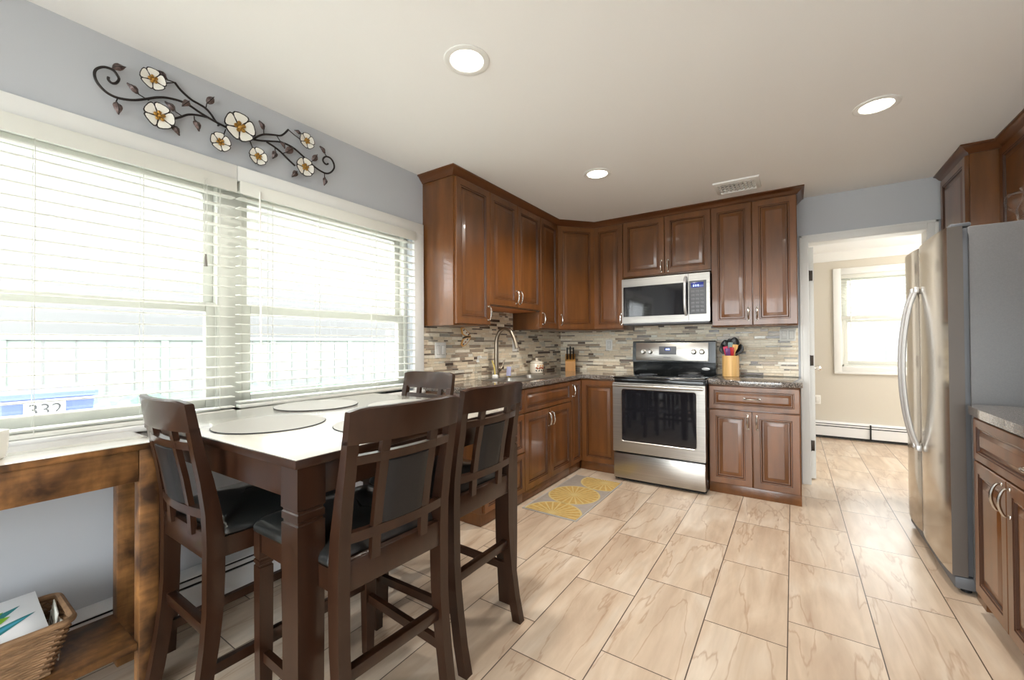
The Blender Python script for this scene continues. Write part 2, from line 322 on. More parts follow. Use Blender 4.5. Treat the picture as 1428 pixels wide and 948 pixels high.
# wall behind the camera with a wide glazed opening
b = MB(); b.box(XL-.15, -1.7, YN-.12, YN, 0, ZC, 'wall'); b.box(1.2, XR+.15, YN-.12, YN, 0, ZC, 'wall'); b.box(-1.7, 1.2, YN-.12, YN, 2.2, ZC, 'wall'); struct(b.build('wall_behind'))
o = struct(MB().box(-1.7, -1.64, YN-.1, YN-.02, 0, 2.2, 'vinyl').box(1.14, 1.2, YN-.1, YN-.02, 0, 2.2, 'vinyl').box(-.28, -.22, YN-.1, YN-.02, 0, 2.14, 'vinyl').box(-1.64, 1.14, YN-.1, YN-.02, 2.14, 2.2, 'vinyl').box(-1.64, 1.14, YN-.1, YN-.02, 0, .05, 'vinyl').build('window_3'))
MB().box(-1.64, 1.14, YN-.062, YN-.058, .05, 2.14, 'pane').build('glass', o)
# far room
FW = (.50, 1.26, .90, 2.06)
b = MB(); b.box(-1.6, FW[0], YF, YF+.15, 0, 2.34, 'beige'); b.box(FW[1], 3., YF, YF+.15, 0, 2.34, 'beige'); b.box(FW[0], FW[1], YF, YF+.15, 0, FW[2], 'beige'); b.box(FW[0], FW[1], YF, YF+.15, FW[3], 2.34, 'beige'); struct(b.build('wall_far'))
b = MB(); b.box(-1.75, -1.6, YB+.12, YF+.15, 0, 2.44, 'beige'); struct(b.build('wall_far_left'))
b = MB(); b.box(2.85, 3., YB+.12, YF, 0, .9, 'beige'); b.box(2.85, 3., YB+.12, YF, 2.1, 2.34, 'beige'); b.box(2.85, 3., YB+.12, 4.9, .9, 2.1, 'beige'); b.box(2.85, 3., 6.3, YF, .9, 2.1, 'beige'); struct(b.build('wall_far_right'))
b = MB(); b.box(-1.6, DX0-.015, YB+.12, YB+.13, 0, 2.34, 'beige'); b.box(DX1+.015, 2.85, YB+.12, YB+.13, 0, 2.34, 'beige'); b.box(DX0-.015, DX1+.015, YB+.12, YB+.13, DZ+.015, 2.34, 'beige'); struct(b.build('wall_far_front'))
b = MB(); b.prism([(YF, 2.235), (YF-.015, 2.235), (YF-.02, 2.262), (YF-.07, 2.315), (YF-.08, 2.34), (YF, 2.34)], 'x', -1.6, 2.85, 'trim'); struct(b.build('trim_3'))
portal('portal_left', (XL-.16, (WY0+WY1)/2, (WZ0+WZ1)/2), (2.3, 1.15), (0, -PI/2, 0))
portal('portal_behind', (-.25, YN-.13, 1.1), (2.9, 2.2), (PI/2, 0, 0))
portal('portal_far', (.9, YF+.16, 1.5), (.8, 1.2), (-PI/2, 0, 0))
portal('portal_far_right', (3.01, 5.6, 1.5), (1.2, 1.4), (0, PI/2, 0))

# window casing (flat boards with a joint above the mullion), stool and apron
b = MB()
b.box(XL-.001, XL+.022, WY0-.085, .935, WZ1-.012, 2.092, 'trim', .002); b.box(XL-.001, XL+.022, .9365, WY1+.085, WZ1-.012, 2.092, 'trim', .002)
b.box(XL-.001, XL+.022, WY1-.005, WY1+.085, WZ0, WZ1-.012, 'trim', .002); b.box(XL-.001, XL+.022, WY0-.085, WY0+.005, WZ0, WZ1-.012, 'trim', .002)
b.box(XL-.09, XL+.04, WY0-.1, WY1+.085, WZ0-.025, WZ0, 'trim', .004); b.box(XL-.001, XL+.016, WY0-.085, WY1+.085, WZ0-.085, WZ0-.025, 'trim', .003)
struct(b.build('trim_1'))
# double hung windows
def sash(b, y0, y1, z0, z1, x, w=.045, t=.035):
    b.box(x-t/2, x+t/2, y0, y0+w, z0, z1, 'vinyl', .004); b.box(x-t/2, x+t/2, y1-w, y1, z0, z1, 'vinyl', .004)
    b.box(x-t/2, x+t/2, y0+w, y1-w, z0, z0+w, 'vinyl', .004); b.box(x-t/2, x+t/2, y0+w, y1-w, z1-w, z1, 'vinyl', .004)
b = MB(); xw = XL-.10; ym = .935
b.box(xw-.05, xw+.04, WY0, WY0+.035, WZ0, WZ1, 'vinyl', .003); b.box(xw-.05, xw+.04, WY1-.035, WY1, WZ0, WZ1, 'vinyl', .003); b.box(xw-.05, xw+.04, ym-.055, ym+.055, WZ0, WZ1, 'vinyl', .003)
b.box(xw-.05, xw+.04, WY0, WY1, WZ1-.035, WZ1, 'vinyl', .003); b.box(xw-.05, xw+.04, WY0, WY1, WZ0, WZ0+.03, 'vinyl', .003)
win = struct(b.build('window_1'))
for (y0, y1) in ((WY0+.035, ym-.055), (ym+.055, WY1-.035)):
    s = MB(); sash(s, y0, y1, 1.375, WZ1-.035, xw-.022); s.build('upper_sash', win)
    s = MB(); sash(s, y0, y1, WZ0+.03, 1.42, xw+.016); s.build('lower_sash', win)
    MB().box(xw-.024, xw-.020, y0+.04, y1-.04, 1.41, WZ1-.07, 'pane').build('glass', win)
    MB().box(xw+.014, xw+.018, y0+.04, y1-.04, WZ0+.07, 1.385, 'pane').build('glass', win)

def blind(name, label, y0, y1, zt, zb, x, pitch, wand_y, cords, loc_ax='x', sl=.048, tilt=math.radians(2)):
    t = thing(name, label, 'blind', (x, (y0+y1)/2, zb))
    o = (x, (y0+y1)/2, zb)
    MB().box(x-.028, x+.028, y0, y1, zt-.045, zt, 'slat', .004).build('head_rail', t, o)
    MB().box(x+.029, x+.036, y0-.004, y1+.004, zt-.062, zt+.002, 'slat', .003).build('valance', t, o)
    MB().box(x-.025, x+.025, y0, y1, zb, zb+.018, 'slat', .005).build('bottom_rail', t, o)
    b = MB(); z = zb+.018+pitch*.25
    while z < zt-.055:
        b.box(x-sl/2, x+sl/2, y0, y1, z-.0023, z+.0023, 'slat', 0, rot=Matrix.Rotation(tilt, 4, 'Y')); z += pitch
    b.build('slats', t, o)
    b = MB()
    for cy in cords:
        for dx in (-sl/2, sl/2): b.bar((x+dx, cy, zb+.01), (x+dx, cy, zt-.03), .002, .002, 'vinyl')
    b.build('ladder_cord', t, o)
    if wand_y:
        MB().tube([(x+.04, wand_y, zt-.03), (x+.043, wand_y+.004, zt-.8)], .0045, M['plastic'], 6).build('tilt_wand', t, o)
    return t
bl = blind('window_blind', 'white two inch slat blind over the left half of the big window', WY0+.005, .925, WZ1-.014, .887, XL+.002, (.0483), None, (.02, .28, .58, .86))
b = MB()
for i, (cy, zz) in enumerate(((.79, 1.62), (.80, 1.62))): b.bar((XL+.045, cy, zz), (XL+.045, cy, WZ1-.05), .002, .002, 'vinyl')
b.tube([(XL+.045, .795, 1.63), (XL+.045, .795, 1.575)], lambda t: .004+.004*t, M['plastic_dark'], 8); b.build('pull_cord', bl, (XL+.002, (WY0+.93)/2, .887))
br_ = blind('window_blind', 'white two inch slat blind over the right half of the window, beside the cabinets', .945, WY1-.006, WZ1-.014, .905, XL+.002, .0478, 1.03, (1.10, 1.36, 1.75, 2.03))
# far window
b = MB(); x0, x1, z0, z1 = FW
for q in ((x0-.07, x0+.01, z0-.07, z1+.075), (x1-.01, x1+.07, z0-.07, z1+.075)): b.box(q[0], q[1], YF-.02, YF+.001, q[2], q[3], 'trim', .003)
b.box(x0+.01, x1-.01, YF-.02, YF+.001, z1-.005, z1+.075, 'trim', .003); b.box(x0+.01, x1-.01, YF-.02, YF+.001, z0-.07, z0+.008, 'trim', .003); b.box(x0-.07, x1+.07, YF-.03, YF+.001, z0-.085, z0-.06, 'trim', .003)
struct(b.build('trim_4'))
b = MB(); yw = YF+.08
for a0, a1 in ((x0, x0+.03), (x1-.03, x1)): b.box(a0, a1, YF+.02, YF+.12, z0, z1, 'vinyl')
b.box(x0, x1, YF+.02, YF+.12, z1-.03, z1, 'vinyl'); b.box(x0, x1, YF+.02, YF+.12, z0, z0+.03, 'vinyl')
w2 = struct(b.build('window_2'))
b = MB()
for a0, a1 in ((x0+.03, x0+.075), (x1-.075, x1-.03)): b.box(a0, a1, yw-.02, yw+.02, z0+.03, z1-.03, 'vinyl', .003)
for c0, c1 in ((z0+.03, z0+.08), (z1-.08, z1-.03), (1.46, 1.51)): b.box(x0+.075, x1-.075, yw-.02, yw+.02, c0, c1, 'vinyl', .003)
b.build('sash', w2); MB().box(x0+.07, x1-.07, yw-.002, yw+.002, z0+.07, z1-.07, 'pane').build('glass', w2)
t = thing('window_blind', 'short white blind lowered halfway over the window of the room beyond the doorway', 'blind', (.88, YF+.01, 1.5)); o_ = (.88, YF+.01, 1.5)
MB().box(x0+.012, x1-.012, YF-.015, YF+.035, z1-.055, z1-.006, 'slat', .003).build('head_rail', t, o_)
MB().box(x0+.012, x1-.012, YF-.015, YF+.03, 1.495, 1.535, 'slat', .004).build('bottom_rail', t, o_)
b = MB(); z = 1.56
while z < z1-.06: b.box(x0+.012, x1-.012, YF-.014, YF+.032, z-.0022, z+.0022, 'slat', 0, rot=Matrix.Rotation(math.radians(3), 4, 'X')); z += .042
b.build('slats', t, o_); MB().tube([(x0+.10, YF-.03, z1-.06), (x0+.10, YF-.03, 1.38)], .004, 'plastic', 6).build('tilt_wand', t, o_)

# doorway casing, jamb, open door leaf
b = MB(); cw = .065
for yy0, yy1 in ((YB-.02, YB+.001), (YB+.129, YB+.15)):
    b.box(DX0-cw, DX0-.004, yy0, yy1, 0, DZ+cw, 'trim', .004); b.box(DX1+.004, DX1+cw, yy0, yy1, 0, DZ+cw, 'trim', .004); b.box(DX0-.004, DX1+.004, yy0, yy1, DZ+.004, DZ+cw, 'trim', .004)
    s = -1 if yy0 < YB else 1; yo = yy0-.006 if s < 0 else yy1
    b.box(DX0-cw, DX0-cw+.018, yo, yo+.006, 0, DZ+cw, 'trim', .002); b.box(DX1+cw-.018, DX1+cw, yo, yo+.006, 0, DZ+cw, 'trim', .002); b.box(DX0-cw, DX1+cw, yo, yo+.006, DZ+cw-.018, DZ+cw, 'trim', .002)
b.box(DX0-.015, DX0, YB-.01, YB+.14, 0, DZ, 'trim'); b.box(DX1, DX1+.015, YB-.01, YB+.14, 0, DZ, 'trim'); b.box(DX0-.015, DX1+.015, YB-.01, YB+.14, DZ, DZ+.015, 'trim')
struct(b.build('trim_2'))
b = MB(); b.box(DX0+.004, DX0+.039, YB+.155, YB+.87, .012, DZ-.006, 'trim', .002)
for zz in ((.2, .95), (1.1, 1.9)):
    for xx in (DX0+.038,): b.box(xx, xx+.003, YB+.27, YB+.76, zz[0], zz[1], 'trim', .002)
dr = struct(b.build('door_1'))
for zz in (.30, 1.05, 1.80):
    MB().box(DX0+.002, DX0+.031, YB+.151, YB+.156, zz-.045, zz+.045, 'bronze', .001).box(DX0-.001, DX0+.004, YB+.10, YB+.139, zz-.045, zz+.045, 'bronze', .001).tube([(DX0+.004, YB+.148, zz-.047), (DX0+.004, YB+.148, zz+.047)], .007, 'bronze', 8).build('hinge', dr)
MB().lathe([(.012, 0), (.012, .03), (.026, .045), (.028, .06), (.018, .072), (.0, .074)], 'nickel', seg=16).build('door_knob', dr)
kn = [c for c in dr.children if c.name.startswith('door_knob')][0]; kn.location = (DX0+.039, YB+.80, .95); kn.rotation_euler = (0, PI/2, 0)

# ------------------------------------------------------------------ mosaic backsplash (part of the walls)
def mosaic(name, spans, rz, loc):
    b = MB(); rnd = random.Random(hash(name) % 1000 if False else len(name)*13+7)
    for (u0, u1, v0, v1) in spans:
        b.box(u0, u1, -.004, 0, v0, v1, 'grout')
    hs = [.0255, .0255, .013, .0255, .013, .0255, .0255, .013]; gap = .0030
    U0 = min(s[0] for s in spans); U1 = max(s[1] for s in spans); V0 = min(s[2] for s in spans); V1 = max(s[3] for s in spans)
    v = V0+.001; k = 0
    while v < V1-.004:
        h = hs[k % len(hs)]; k += 1; u = U0-rnd.uniform(0, .1)
        while u < U1:
            w = rnd.choice([.06, .09, .12, .12, .15, .185]) if h > .015 else rnd.choice([.045, .07, .1, .14])
            q = rnd.random()
            if h > .015: c = 0 if q < .30 else 1 if q < .55 else 2 if q < .68 else 3 if q < .79 else 4 if q < .88 else 5 if q < .93 else 6
            else: c = 0 if q < .22 else 1 if q < .42 else 2 if q < .54 else 3 if q < .68 else 4 if q < .88 else 5 if q < .93 else 6
            for (u0, u1, v0, v1) in spans:
                a0, a1, c0, c1 = max(u, u0), min(u+w-gap, u1), max(v, v0), min(v+h-gap, v1)
                if a1-a0 > .004 and c1-c0 > .003:
                    y = -.009; e = .0012
                    b._add([(a0, -.004, c0), (a1, -.004, c0), (a1, -.004, c1), (a0, -.004, c1), (a0+e, y, c0+e), (a1-e, y, c0+e), (a1-e, y, c1-e), (a0+e, y, c1-e)],
                           [(4, 5, 6, 7), (0, 1, 5, 4), (1, 2, 6, 5), (2, 3, 7, 6), (3, 0, 4, 7)], TILE[c])
            u += w
        v += h
    o = b.build(name, recalc=False); o.location = loc; o.rotation_euler = (0, 0, rz); return struct(o)
mosaic('trim_5', [(0, YB-2.176, .914, 1.349), (.417, 1.19, 1.3495, 1.512)], PI/2, (XL, 2.176, 0))
mosaic('trim_6', [(0, 2.305, .914, 1.349), (.88, 1.676, 1.3495, 1.40)], 0, (XL, YB, 0))

# ------------------------------------------------------------------ cabinets
def panel(b, x0, x1, z0, z1, t=.02, k=1.):
    w, h = x1-x0, z1-z0; k = min(k, min(w, h)/.26)
    prof = [(0, 0, 'wood'), (0, -t+.003, 'wood'), (.003, -t, 'wood'), (.047*k, -t, 'wood'), (.0505*k, -t+.004, 'glaze'), (.056*k, -t+.004, 'wood'), (.059*k, -t+.002, 'wood'),
            (.064*k, -t+.010, 'glaze'), (.072*k, -t+.010, 'wood'), (.0745*k, -t+.009, 'glaze'), (.097*k, -t+.002, 'wood'), (.0985*k, -t+.0022, 'glaze')]
    R = [[(x0+d, y, z0+d), (x1-d, y, z0+d), (x1-d, y, z1-d), (x0+d, y, z1-d)] for d, y, m in prof]
    for i in range(1, len(R)): b.loft([R[i-1], R[i]], prof[i][2], cap=False)
    b._add(R[-1], [(0, 1, 2, 3)], 'wood'); b._add(R[0], [(3, 2, 1, 0)], 'wood')
    return b
def pull(b, x, z, y0, horiz=False, L=.052):
    P = [(0, 0, -L), (0, -.016, -L+.003), (0, -.027, -L*.45), (0, -.03, 0), (0, -.027, L*.45), (0, -.016, L-.003), (0, 0, L)]
    if horiz: P = [(p[2], p[1], p[0]) for p in P]
    P = [(x+p[0], y0+p[1], z+p[2]) for p in P]
    b.tube(P, lambda t: .0042+.0022*math.sin(PI*t)**2, 'nickel', 8, smooth=4)
    for s in (-1, 1):
        c = (x+s*L, y0, z) if horiz else (x, y0, z+s*L)
        b.bar(c, (c[0], c[1]-.004, c[2]), .015, .015, 'nickel', bev=.003)
    return b
def cabinet(name, label, loc, rz, W, D, z0, z1, fronts, group, kick=False, side=None, pz=0):
    t = thing(name, label, 'cabinet', loc, rz, group)
    b = MB()
    if side == 'hollow':
        for q in ((0, .018, 0, D, z0, z1), (W-.018, W, 0, D, z0, z1), (.018, W-.018, 0, D, z0, z0+.018), (.018, W-.018, D-.012, D, z0, z1), (.018, W-.018, 0, .018, z0+.018, z1)): b.box(*q, 'wood', 0)
    else: b.box(0, W, 0, D, z0, z1, 'wood', .0015)
    if kick: b.box(0, W, .012, D, 0, z0, 'wood', 0); b.box(-.001, W+.001, .006, .012, 0, z0, 'wood', .002)
    if side == 'under': b.box(.02, W-.02, .02, D-.01, z0-.003, z0, 'inner')
    b.build('carcass', t)
    for f in fronts:
        kind, u0, u1, v0, v1, hd = f
        p = panel(MB(), u0, u1, v0, v1, k=1. if kind == 'door' else .8).build(kind, t)
        p.location = (0, -.001, 0)
        if hd: pull(MB(), hd[1], hd[2], -.02, hd[0] == 'h').build('handle', p)
    return t
ZU0, ZU1 = 1.36, 2.40
GU = 'stained maple upper cabinets'; GB = 'stained maple base cabinets'
g = .0025
# left run, fronts face +x : local x runs along world +y
def left_upper(y0, y1, z0, fronts, label, side=None):
    return cabinet('upper_cabinet', label, (XUF, y0, 0), PI/2, y1-y0, XUF-XL-.001, z0-.012, ZU1+.0, fronts, GU, side=side)
w = 2.593-2.186
left_upper(2.186, 2.5925, ZU0, [('door', .012, w-g, ZU0, ZU1-.004, ('v', w-.03, 1.45))], 'tall single door upper cabinet next to the window')
w = 3.3775-2.593
left_upper(2.593, 3.377, 1.525, [('door', g, w/2-g, 1.522, ZU1-.004, ('v', w/2-.028, 1.61)), ('door', w/2+g, w-g, 1.522, ZU1-.004, ('v', w/2+.028, 1.61))], 'short two door upper cabinet above the sink', 'under')
w = 3.7232-3.3775
left_upper(3.3775, 3.723, ZU0, [('door', g, w-g, ZU0, ZU1-.004, ('v', .03, 1.45))], 'narrow upper cabinet right of the sink cabinet, handle at lower left')
# diagonal corner cabinet
p0, p1 = Vector((XUF, 3.7235, 0)), Vector((-1.69, YUF, 0)); dv = p1-p0; wd = dv.length; ang = math.atan2(dv.y, dv.x)
t = thing('upper_cabinet', 'diagonal corner upper cabinet', 'cabinet', p0, ang, GU)
im = Matrix.Rotation(-ang, 4, 'Z') @ Matrix.Translation(-p0)
poly = [im @ Vector(q) for q in ((p0.x, p0.y, 0), (p1.x, p1.y, 0), (p1.x, YB-.012, 0), (XL+.012, YB-.012, 0), (XL+.012, p0.y, 0))]
MB().prism([(q.x, q.y) for q in poly], 'z', ZU0-.012, ZU1, 'wood').build('carcass', t)
p = panel(MB(), .012, wd-.012, ZU0, ZU1-.004).build('door', t); pull(MB(), .045, 1.45, -.02).build('handle', p)
def back_upper(x0, x1, z0, fronts, label, side=None):
    return cabinet('upper_cabinet', label, (x0, YUF, 0), 0, x1-x0, YB-YUF-.012, z0-.012, ZU1, fronts, GU, side=side)
w = .305
back_upper(-1.6895, -1.3845, ZU0, [('door', g, w-g, ZU0, ZU1-.004, ('v', w-.022, 1.45))], 'narrow upper cabinet left of the microwave')
w = .795
back_upper(-1.384, -.589, 1.865, [('door', g, w/2-g, 1.862, ZU1-.004, ('v', w/2-.03, 1.935)), ('door', w/2+g, w-g, 1.862, ZU1-.004, ('v', w/2+.03, 1.935))], 'two door upper cabinet above the microwave')
w = .626
back_upper(-.5885, .0375, ZU0, [('door', g, w/2-g, ZU0, ZU1-.004, ('v', w/2-.032, 1.455)), ('door', w/2+g, w-g, ZU0, ZU1-.004, ('v', w/2+.032, 1.455))], 'two door upper cabinet right of the microwave, beside the doorway')
# right uppers, fronts face -x : local x runs along world -y
XRA, XRB = .945, 1.09
w = YB-3.815
cabinet('upper_cabinet', 'deeper upper cabinet in the corner between doorway and fridge', (XRA, YB-.001, 0), -PI/2, w, XR-XRA-.001, 1.37, ZU1, [('door', .03, w-.012, 1.38, ZU1-.004, ('v', w-.045, 1.46))], GU)
yy = 3.813
for i, lab in enumerate(('upper cabinet over the far half of the fridge', 'upper cabinet over the near half of the fridge')):
    w = .478
    cabinet('upper_cabinet', lab, (XRB, yy, 0), -PI/2, w, XR-XRB-.001, 1.84, ZU1, [('door', g, w-g, 1.845, ZU1-.004, ('v', w-.035 if i == 0 else .035, 1.93))], GU); yy -= w+.001
w = .60
cabinet('upper_cabinet', 'upper cabinet on the right wall nearest the camera', (XRB, yy, 0), -PI/2, w, XR-XRB-.001, ZU0, ZU1, [('door', g, w-g, ZU0, ZU1-.004, ('v', .035, 1.45))], GU)
# crown molding swept along cabinet tops with mitred corners
def crown(name, label, path):
    prof = [(-.012, ZU1+.0008), (.006, ZU1+.0008), (.010, ZU1+.010), (.022, ZU1+.018), (.040, ZU1+.040), (.052, ZU1+.044), (.052, ZC-.001), (-.012, ZC-.001)]
    P = [Vector((x, y)) for x, y in path]; rings = []
    for i, p in enumerate(P):
        def nrm(a, b): d = (b-a).normalized(); return Vector((d.y, -d.x))
        n = []
        if i > 0: n.append(nrm(P[i-1], p))
        if i < len(P)-1: n.append(nrm(p, P[i+1]))
        m = sum(n, Vector((0, 0)))/len(n); m = m/(m.length**2)
        rings.append([(p.x+m.x*o, p.y+m.y*o, z) for o, z in prof])
    c = P[0]
    return tag(MB().loft(rings, 'crown').build(name, origin=(c.x, c.y, ZU1)), label, 'molding')
crown('crown_molding', 'dark crown molding along the sink side and range side upper cabinets', [(XL+.001, 2.186), (XUF, 2.186), (XUF, 3.7235), (-1.69, YUF), (.0375, YUF), (.0375, YB-.001)])
crown('crown_molding', 'dark crown molding along the upper cabinets over the fridge', [(XRA, YB-.001), (XRA, 3.815), (XRB, 3.815), (XRB, 2.26)])
# base cabinets
ZK, ZB1 = .088, .874
def left_base(y0, y1, fronts, label, side=None): return cabinet('base_cabinet', label, (XBF, y0, 0), PI/2, y1-y0, XBF-XL-.003, ZK-.008, ZB1, fronts, GB, kick=True, side=side)
w = .51
left_base(2.18, 2.69, [('drawer', .01, w-g, .684, .864, ('h', w/2, .774)), ('drawer', .01, w-g, .39, .676, ('h', w/2, .533)), ('drawer', .01, w-g, ZK, .382, ('h', w/2, .235))], 'three drawer base cabinet at the window end of the sink counter')
w = .803
left_base(2.691, 3.494, [('drawer', g, w-g, .684, .864, None), ('door', g, w/2-g, ZK, .676, ('v', w/2-.03, .583)), ('door', w/2+g, w-g, ZK, .676, ('v', w/2+.03, .583))], 'two door sink base cabinet with false drawer front', 'hollow')
w = YBF-3.495
left_base(3.495, YBF-.0, [('door', g, w-.022, ZK, .864, ('v', .03, .775))], 'narrow base cabinet door in the inside corner')
w = .384
cabinet('base_cabinet', 'single door base cabinet left of the range', (XBF+.0005, YBF, 0), 0, w, YB-YBF-.012, ZK-.008, ZB1, [('door', .022, w-.008, ZK, .864, None)], GB, kick=True)
w = .62
cabinet('base_cabinet', 'base cabinet right of the range with one drawer over two doors', (-.5765, YBF, 0), 0, w, YB-YBF-.012, ZK-.008, ZB1,
        [('drawer', .006, w-.006, .682, .864, ('h', w/2, .772)), ('door', .006, w/2-g, ZK, .674, ('v', w/2-.03, .59)), ('door', w/2+g, w-.006, ZK, .674, ('v', w/2+.03, .59))], GB, kick=True)
w = .86
t = cabinet('base_cabinet', 'base cabinet beside the fridge on the right wall', (.69, 2.735, 0), -PI/2, w, XR-.69-.001, ZK-.008, ZB1, [], GB)
MB().box(0, w, .07, .6, 0, ZK-.008, 'wood').build('toe_kick', t)
MB().box(-.115, -.001, .015, .12, 0, ZB1, 'wood', .002).build('filler', t)
p = panel(MB(), .012, w-g, .682, .864, k=.8).build('drawer', t); pull(MB(), .6, .772, -.02, True).build('handle', p)
for u0, u1, hu in ((.012, .352, .318), (.357, w-g, .392)):
    p = panel(MB(), u0, u1, ZK, .674).build('door', t); pull(MB(), hu, .60, -.02).build('handle', p)

# ------------------------------------------------------------------ countertops and sink
SX0, SX1, SY0, SY1 = -2.135, -1.80, 2.72, 3.43
b = MB(); zt0, zt1 = .8755, .914
def slab(x0, x1, y0, y1): b.box(x0, x1, y0, y1, zt0, zt1, 'granite', .003)
XCF, YCF = XBF+.03, YBF-.03
outer = [(XL+.012, 2.165), (XCF, 2.165), (XCF, YCF), (-1.3365, YCF), (-1.3365, YB-.012), (XL+.012, YB-.012)]
hole = [(SX0, SY0), (SX1, SY0), (SX1, SY1), (SX0, SY1)]
def slab_hole(b, z0, z1):
    V = []; 
    for z in (z0, z1): V += [(x, y, z) for x, y in outer] + [(x, y, z) for x, y in hole]
    n = 10; T = lambda *i: tuple(i)
    quads = [(0, 1, 7, 6), (1, 2, 8, 7), (2, 5, 9, 8), (5, 0, 6, 9), (2, 3, 4, 5)]
    F = [tuple(i+n for i in q) for q in quads] + [tuple(reversed(q)) for q in quads]
    for i in range(6): j = (i+1) % 6; F.append((i, j, j+n, i+n))
    for i in range(4): j = (i+1) % 4; F.append((6+j, 6+i, 6+i+n, 6+j+n))
    b._add(V, F, 'granite')
slab_hole(b, zt0, zt1)
ct = b.build('countertop', origin=(-2, 3, zt0)); tag(ct, 'dark speckled granite countertop with the sink cut into it', 'countertop')
bv = ct.modifiers.new('b', 'BEVEL'); bv.width = .004; bv.segments = 2; bv.limit_method = 'ANGLE'
tag(MB().box(-.5775, .058, YCF, YB-.012, zt0, zt1, 'granite', .004).build('countertop', origin=(-.26, 4.05, zt0)), 'granite countertop piece right of the range under the utensil crock', 'countertop')
tag(MB().prism([(.70, 2.84), (.668, 2.77), (.66, 2.6), (.66, 1.85), (XR-.001, 1.85), (XR-.001, 2.84)], 'z', zt0, zt1, 'granite').build('countertop', origin=(1, 2.4, zt0)), 'granite countertop beside the fridge on the right wall', 'countertop')
t = thing('sink', 'stainless steel drop in kitchen sink', 'sink', ((SX0+SX1)/2, (SY0+SY1)/2, zt1)); so = tuple(t.location)
def rr(x0, x1, y0, y1, r, z, n=5):
    P = []
    for cx, cy, a in ((x1-r, y1-r, 0), (x0+r, y1-r, 90), (x0+r, y0+r, 180), (x1-r, y0+r, 270)):
        for k in range(n+1): q = math.radians(a+90*k/n); P.append((cx+r*math.cos(q), cy+r*math.sin(q), z))
    return P
MB().loft([rr(SX0-.018, SX1+.018, SY0-.018, SY1+.018, .04, zt1+.0005), rr(SX0-.016, SX1+.016, SY0-.016, SY1+.016, .04, zt1+.005), rr(SX0+.012, SX1-.012, SY0+.012, SY1-.012, .04, zt1+.003)], 'steel', cap=False).build('rim', t, so)
ymid = (SY0+SY1)/2
for (a, c) in ((SY0+.01, ymid-.012), (ymid+.012, SY1-.01)):
    bb = MB(); bb.loft([rr(SX0+.01, SX1-.01, a, c, .05, zt1+.003), rr(SX0+.014, SX1-.014, a+.004, c-.004, .05, zt1-.02), rr(SX0+.03, SX1-.03, a+.02, c-.02, .05, zt1-.17), rr(SX0+.06, SX1-.06, a+.05, c-.05, .04, zt1-.18)], 'steel', cap=False)
    bb._add(rr(SX0+.06, SX1-.06, a+.05, c-.05, .04, zt1-.18), [tuple(range(24))], 'steel'); bb.lathe([(.035, 0), (.03, .004), (.0, .002)], 'nickel', ((SX0+SX1)/2, (a+c)/2, zt1-.179), 16); bb.build('basin', t, so)
MB().box(SX0+.01, SX1-.01, ymid-.0125, ymid+.0125, zt1-.03, zt1+.003, 'steel', .004).build('divider', t, so)
# faucet
fx, fy = -2.175, 2.98
t = thing('faucet', 'brushed nickel gooseneck pull down faucet behind the sink', 'faucet', (fx, fy, zt1)); fo = (fx, fy, zt1)
MB().lathe([(.034, 0), (.034, .006), (.027, .012), (.026, .05), (.022, .075)], 'faucet_nickel', fo).build('base', t, fo)
MB().tube([(fx, fy, zt1+.06), (fx, fy, zt1+.26), (fx+.005, fy, zt1+.34), (fx+.035, fy, zt1+.405), (fx+.09, fy, zt1+.432), (fx+.15, fy, zt1+.41), (fx+.185, fy, zt1+.355)], lambda q: .022-.007*min(1, q*1.6), 'faucet_nickel', 14, smooth=6).build('spout', t, fo)
MB().tube([(fx+.182, fy, zt1+.362), (fx+.205, fy, zt1+.31), (fx+.218, fy, zt1+.262)], lambda q: .015+.004*q, 'faucet_nickel', 14, smooth=3).build('spray_head', t, fo)
MB().tube([(fx, fy+.02, zt1+.06), (fx+.005, fy+.05, zt1+.07)], .015, 'faucet_nickel', 10).tube([(fx+.005, fy+.05, zt1+.07), (fx+.02, fy+.07, zt1+.11), (fx+.03, fy+.085, zt1+.165)], lambda q: .011-.005*q, 'faucet_nickel', 8, smooth=4).build('lever', t, fo)

# ------------------------------------------------------------------ range
rx0, rx1, ryf = -1.335, -.579, 3.585
t = thing('range', 'stainless steel electric range with black glass cooktop', 'range', ((rx0+rx1)/2, 3.9, 0)); ro = ((rx0+rx1)/2, 3.9, 0); rc = ro[0]
MB().box(rx0+.002, rx1-.002, ryf+.035, YB-.11, .012, .902, 'enamel_black', .003).build('body', t, ro)
MB().box(rx0, rx1, ryf+.012, YB-.12, .902, .917, 'glassblack', .005).build('cooktop', t, ro)
b = MB()
for cx, cy, r in ((-.19, 3.78, .105), (.19, 3.78, .085), (-.19, 4.03, .08), (.19, 4.03, .105)):
    for q in (r, r*.62): b.tube([(rc+cx+q*math.cos(a*PI/16), cy+q*math.sin(a*PI/16), .9172) for a in range(32)], .0008, M['badgetext'], 4, closed=True)
b.build('burner_rings', t, ro)
d = MB()
wx0, wx1, wz0, wz1 = rx0+.075, rx1-.065, .355, .815
def rrz(x0, x1, z0, z1, r, y, n=5): return [(p[0], y, p[1]) for p in [(q[0], q[1]) for q in rr(x0, x1, z0, z1, r, 0, n)]]
o1, o2 = rrz(rx0, rx1, .262, .868, .006, ryf+.035), rrz(rx0, rx1, .262, .868, .006, ryf)
d.loft([o1, o2, rrz(wx0, wx1, wz0, wz1, .02, ryf), rrz(wx0+.004, wx1-.004, wz0+.004, wz1-.004, .018, ryf+.004)], 'steel', cap=False)
d._add(o1, [tuple(range(len(o1)))], 'steel'); dd = d.build('oven_door', t, ro)
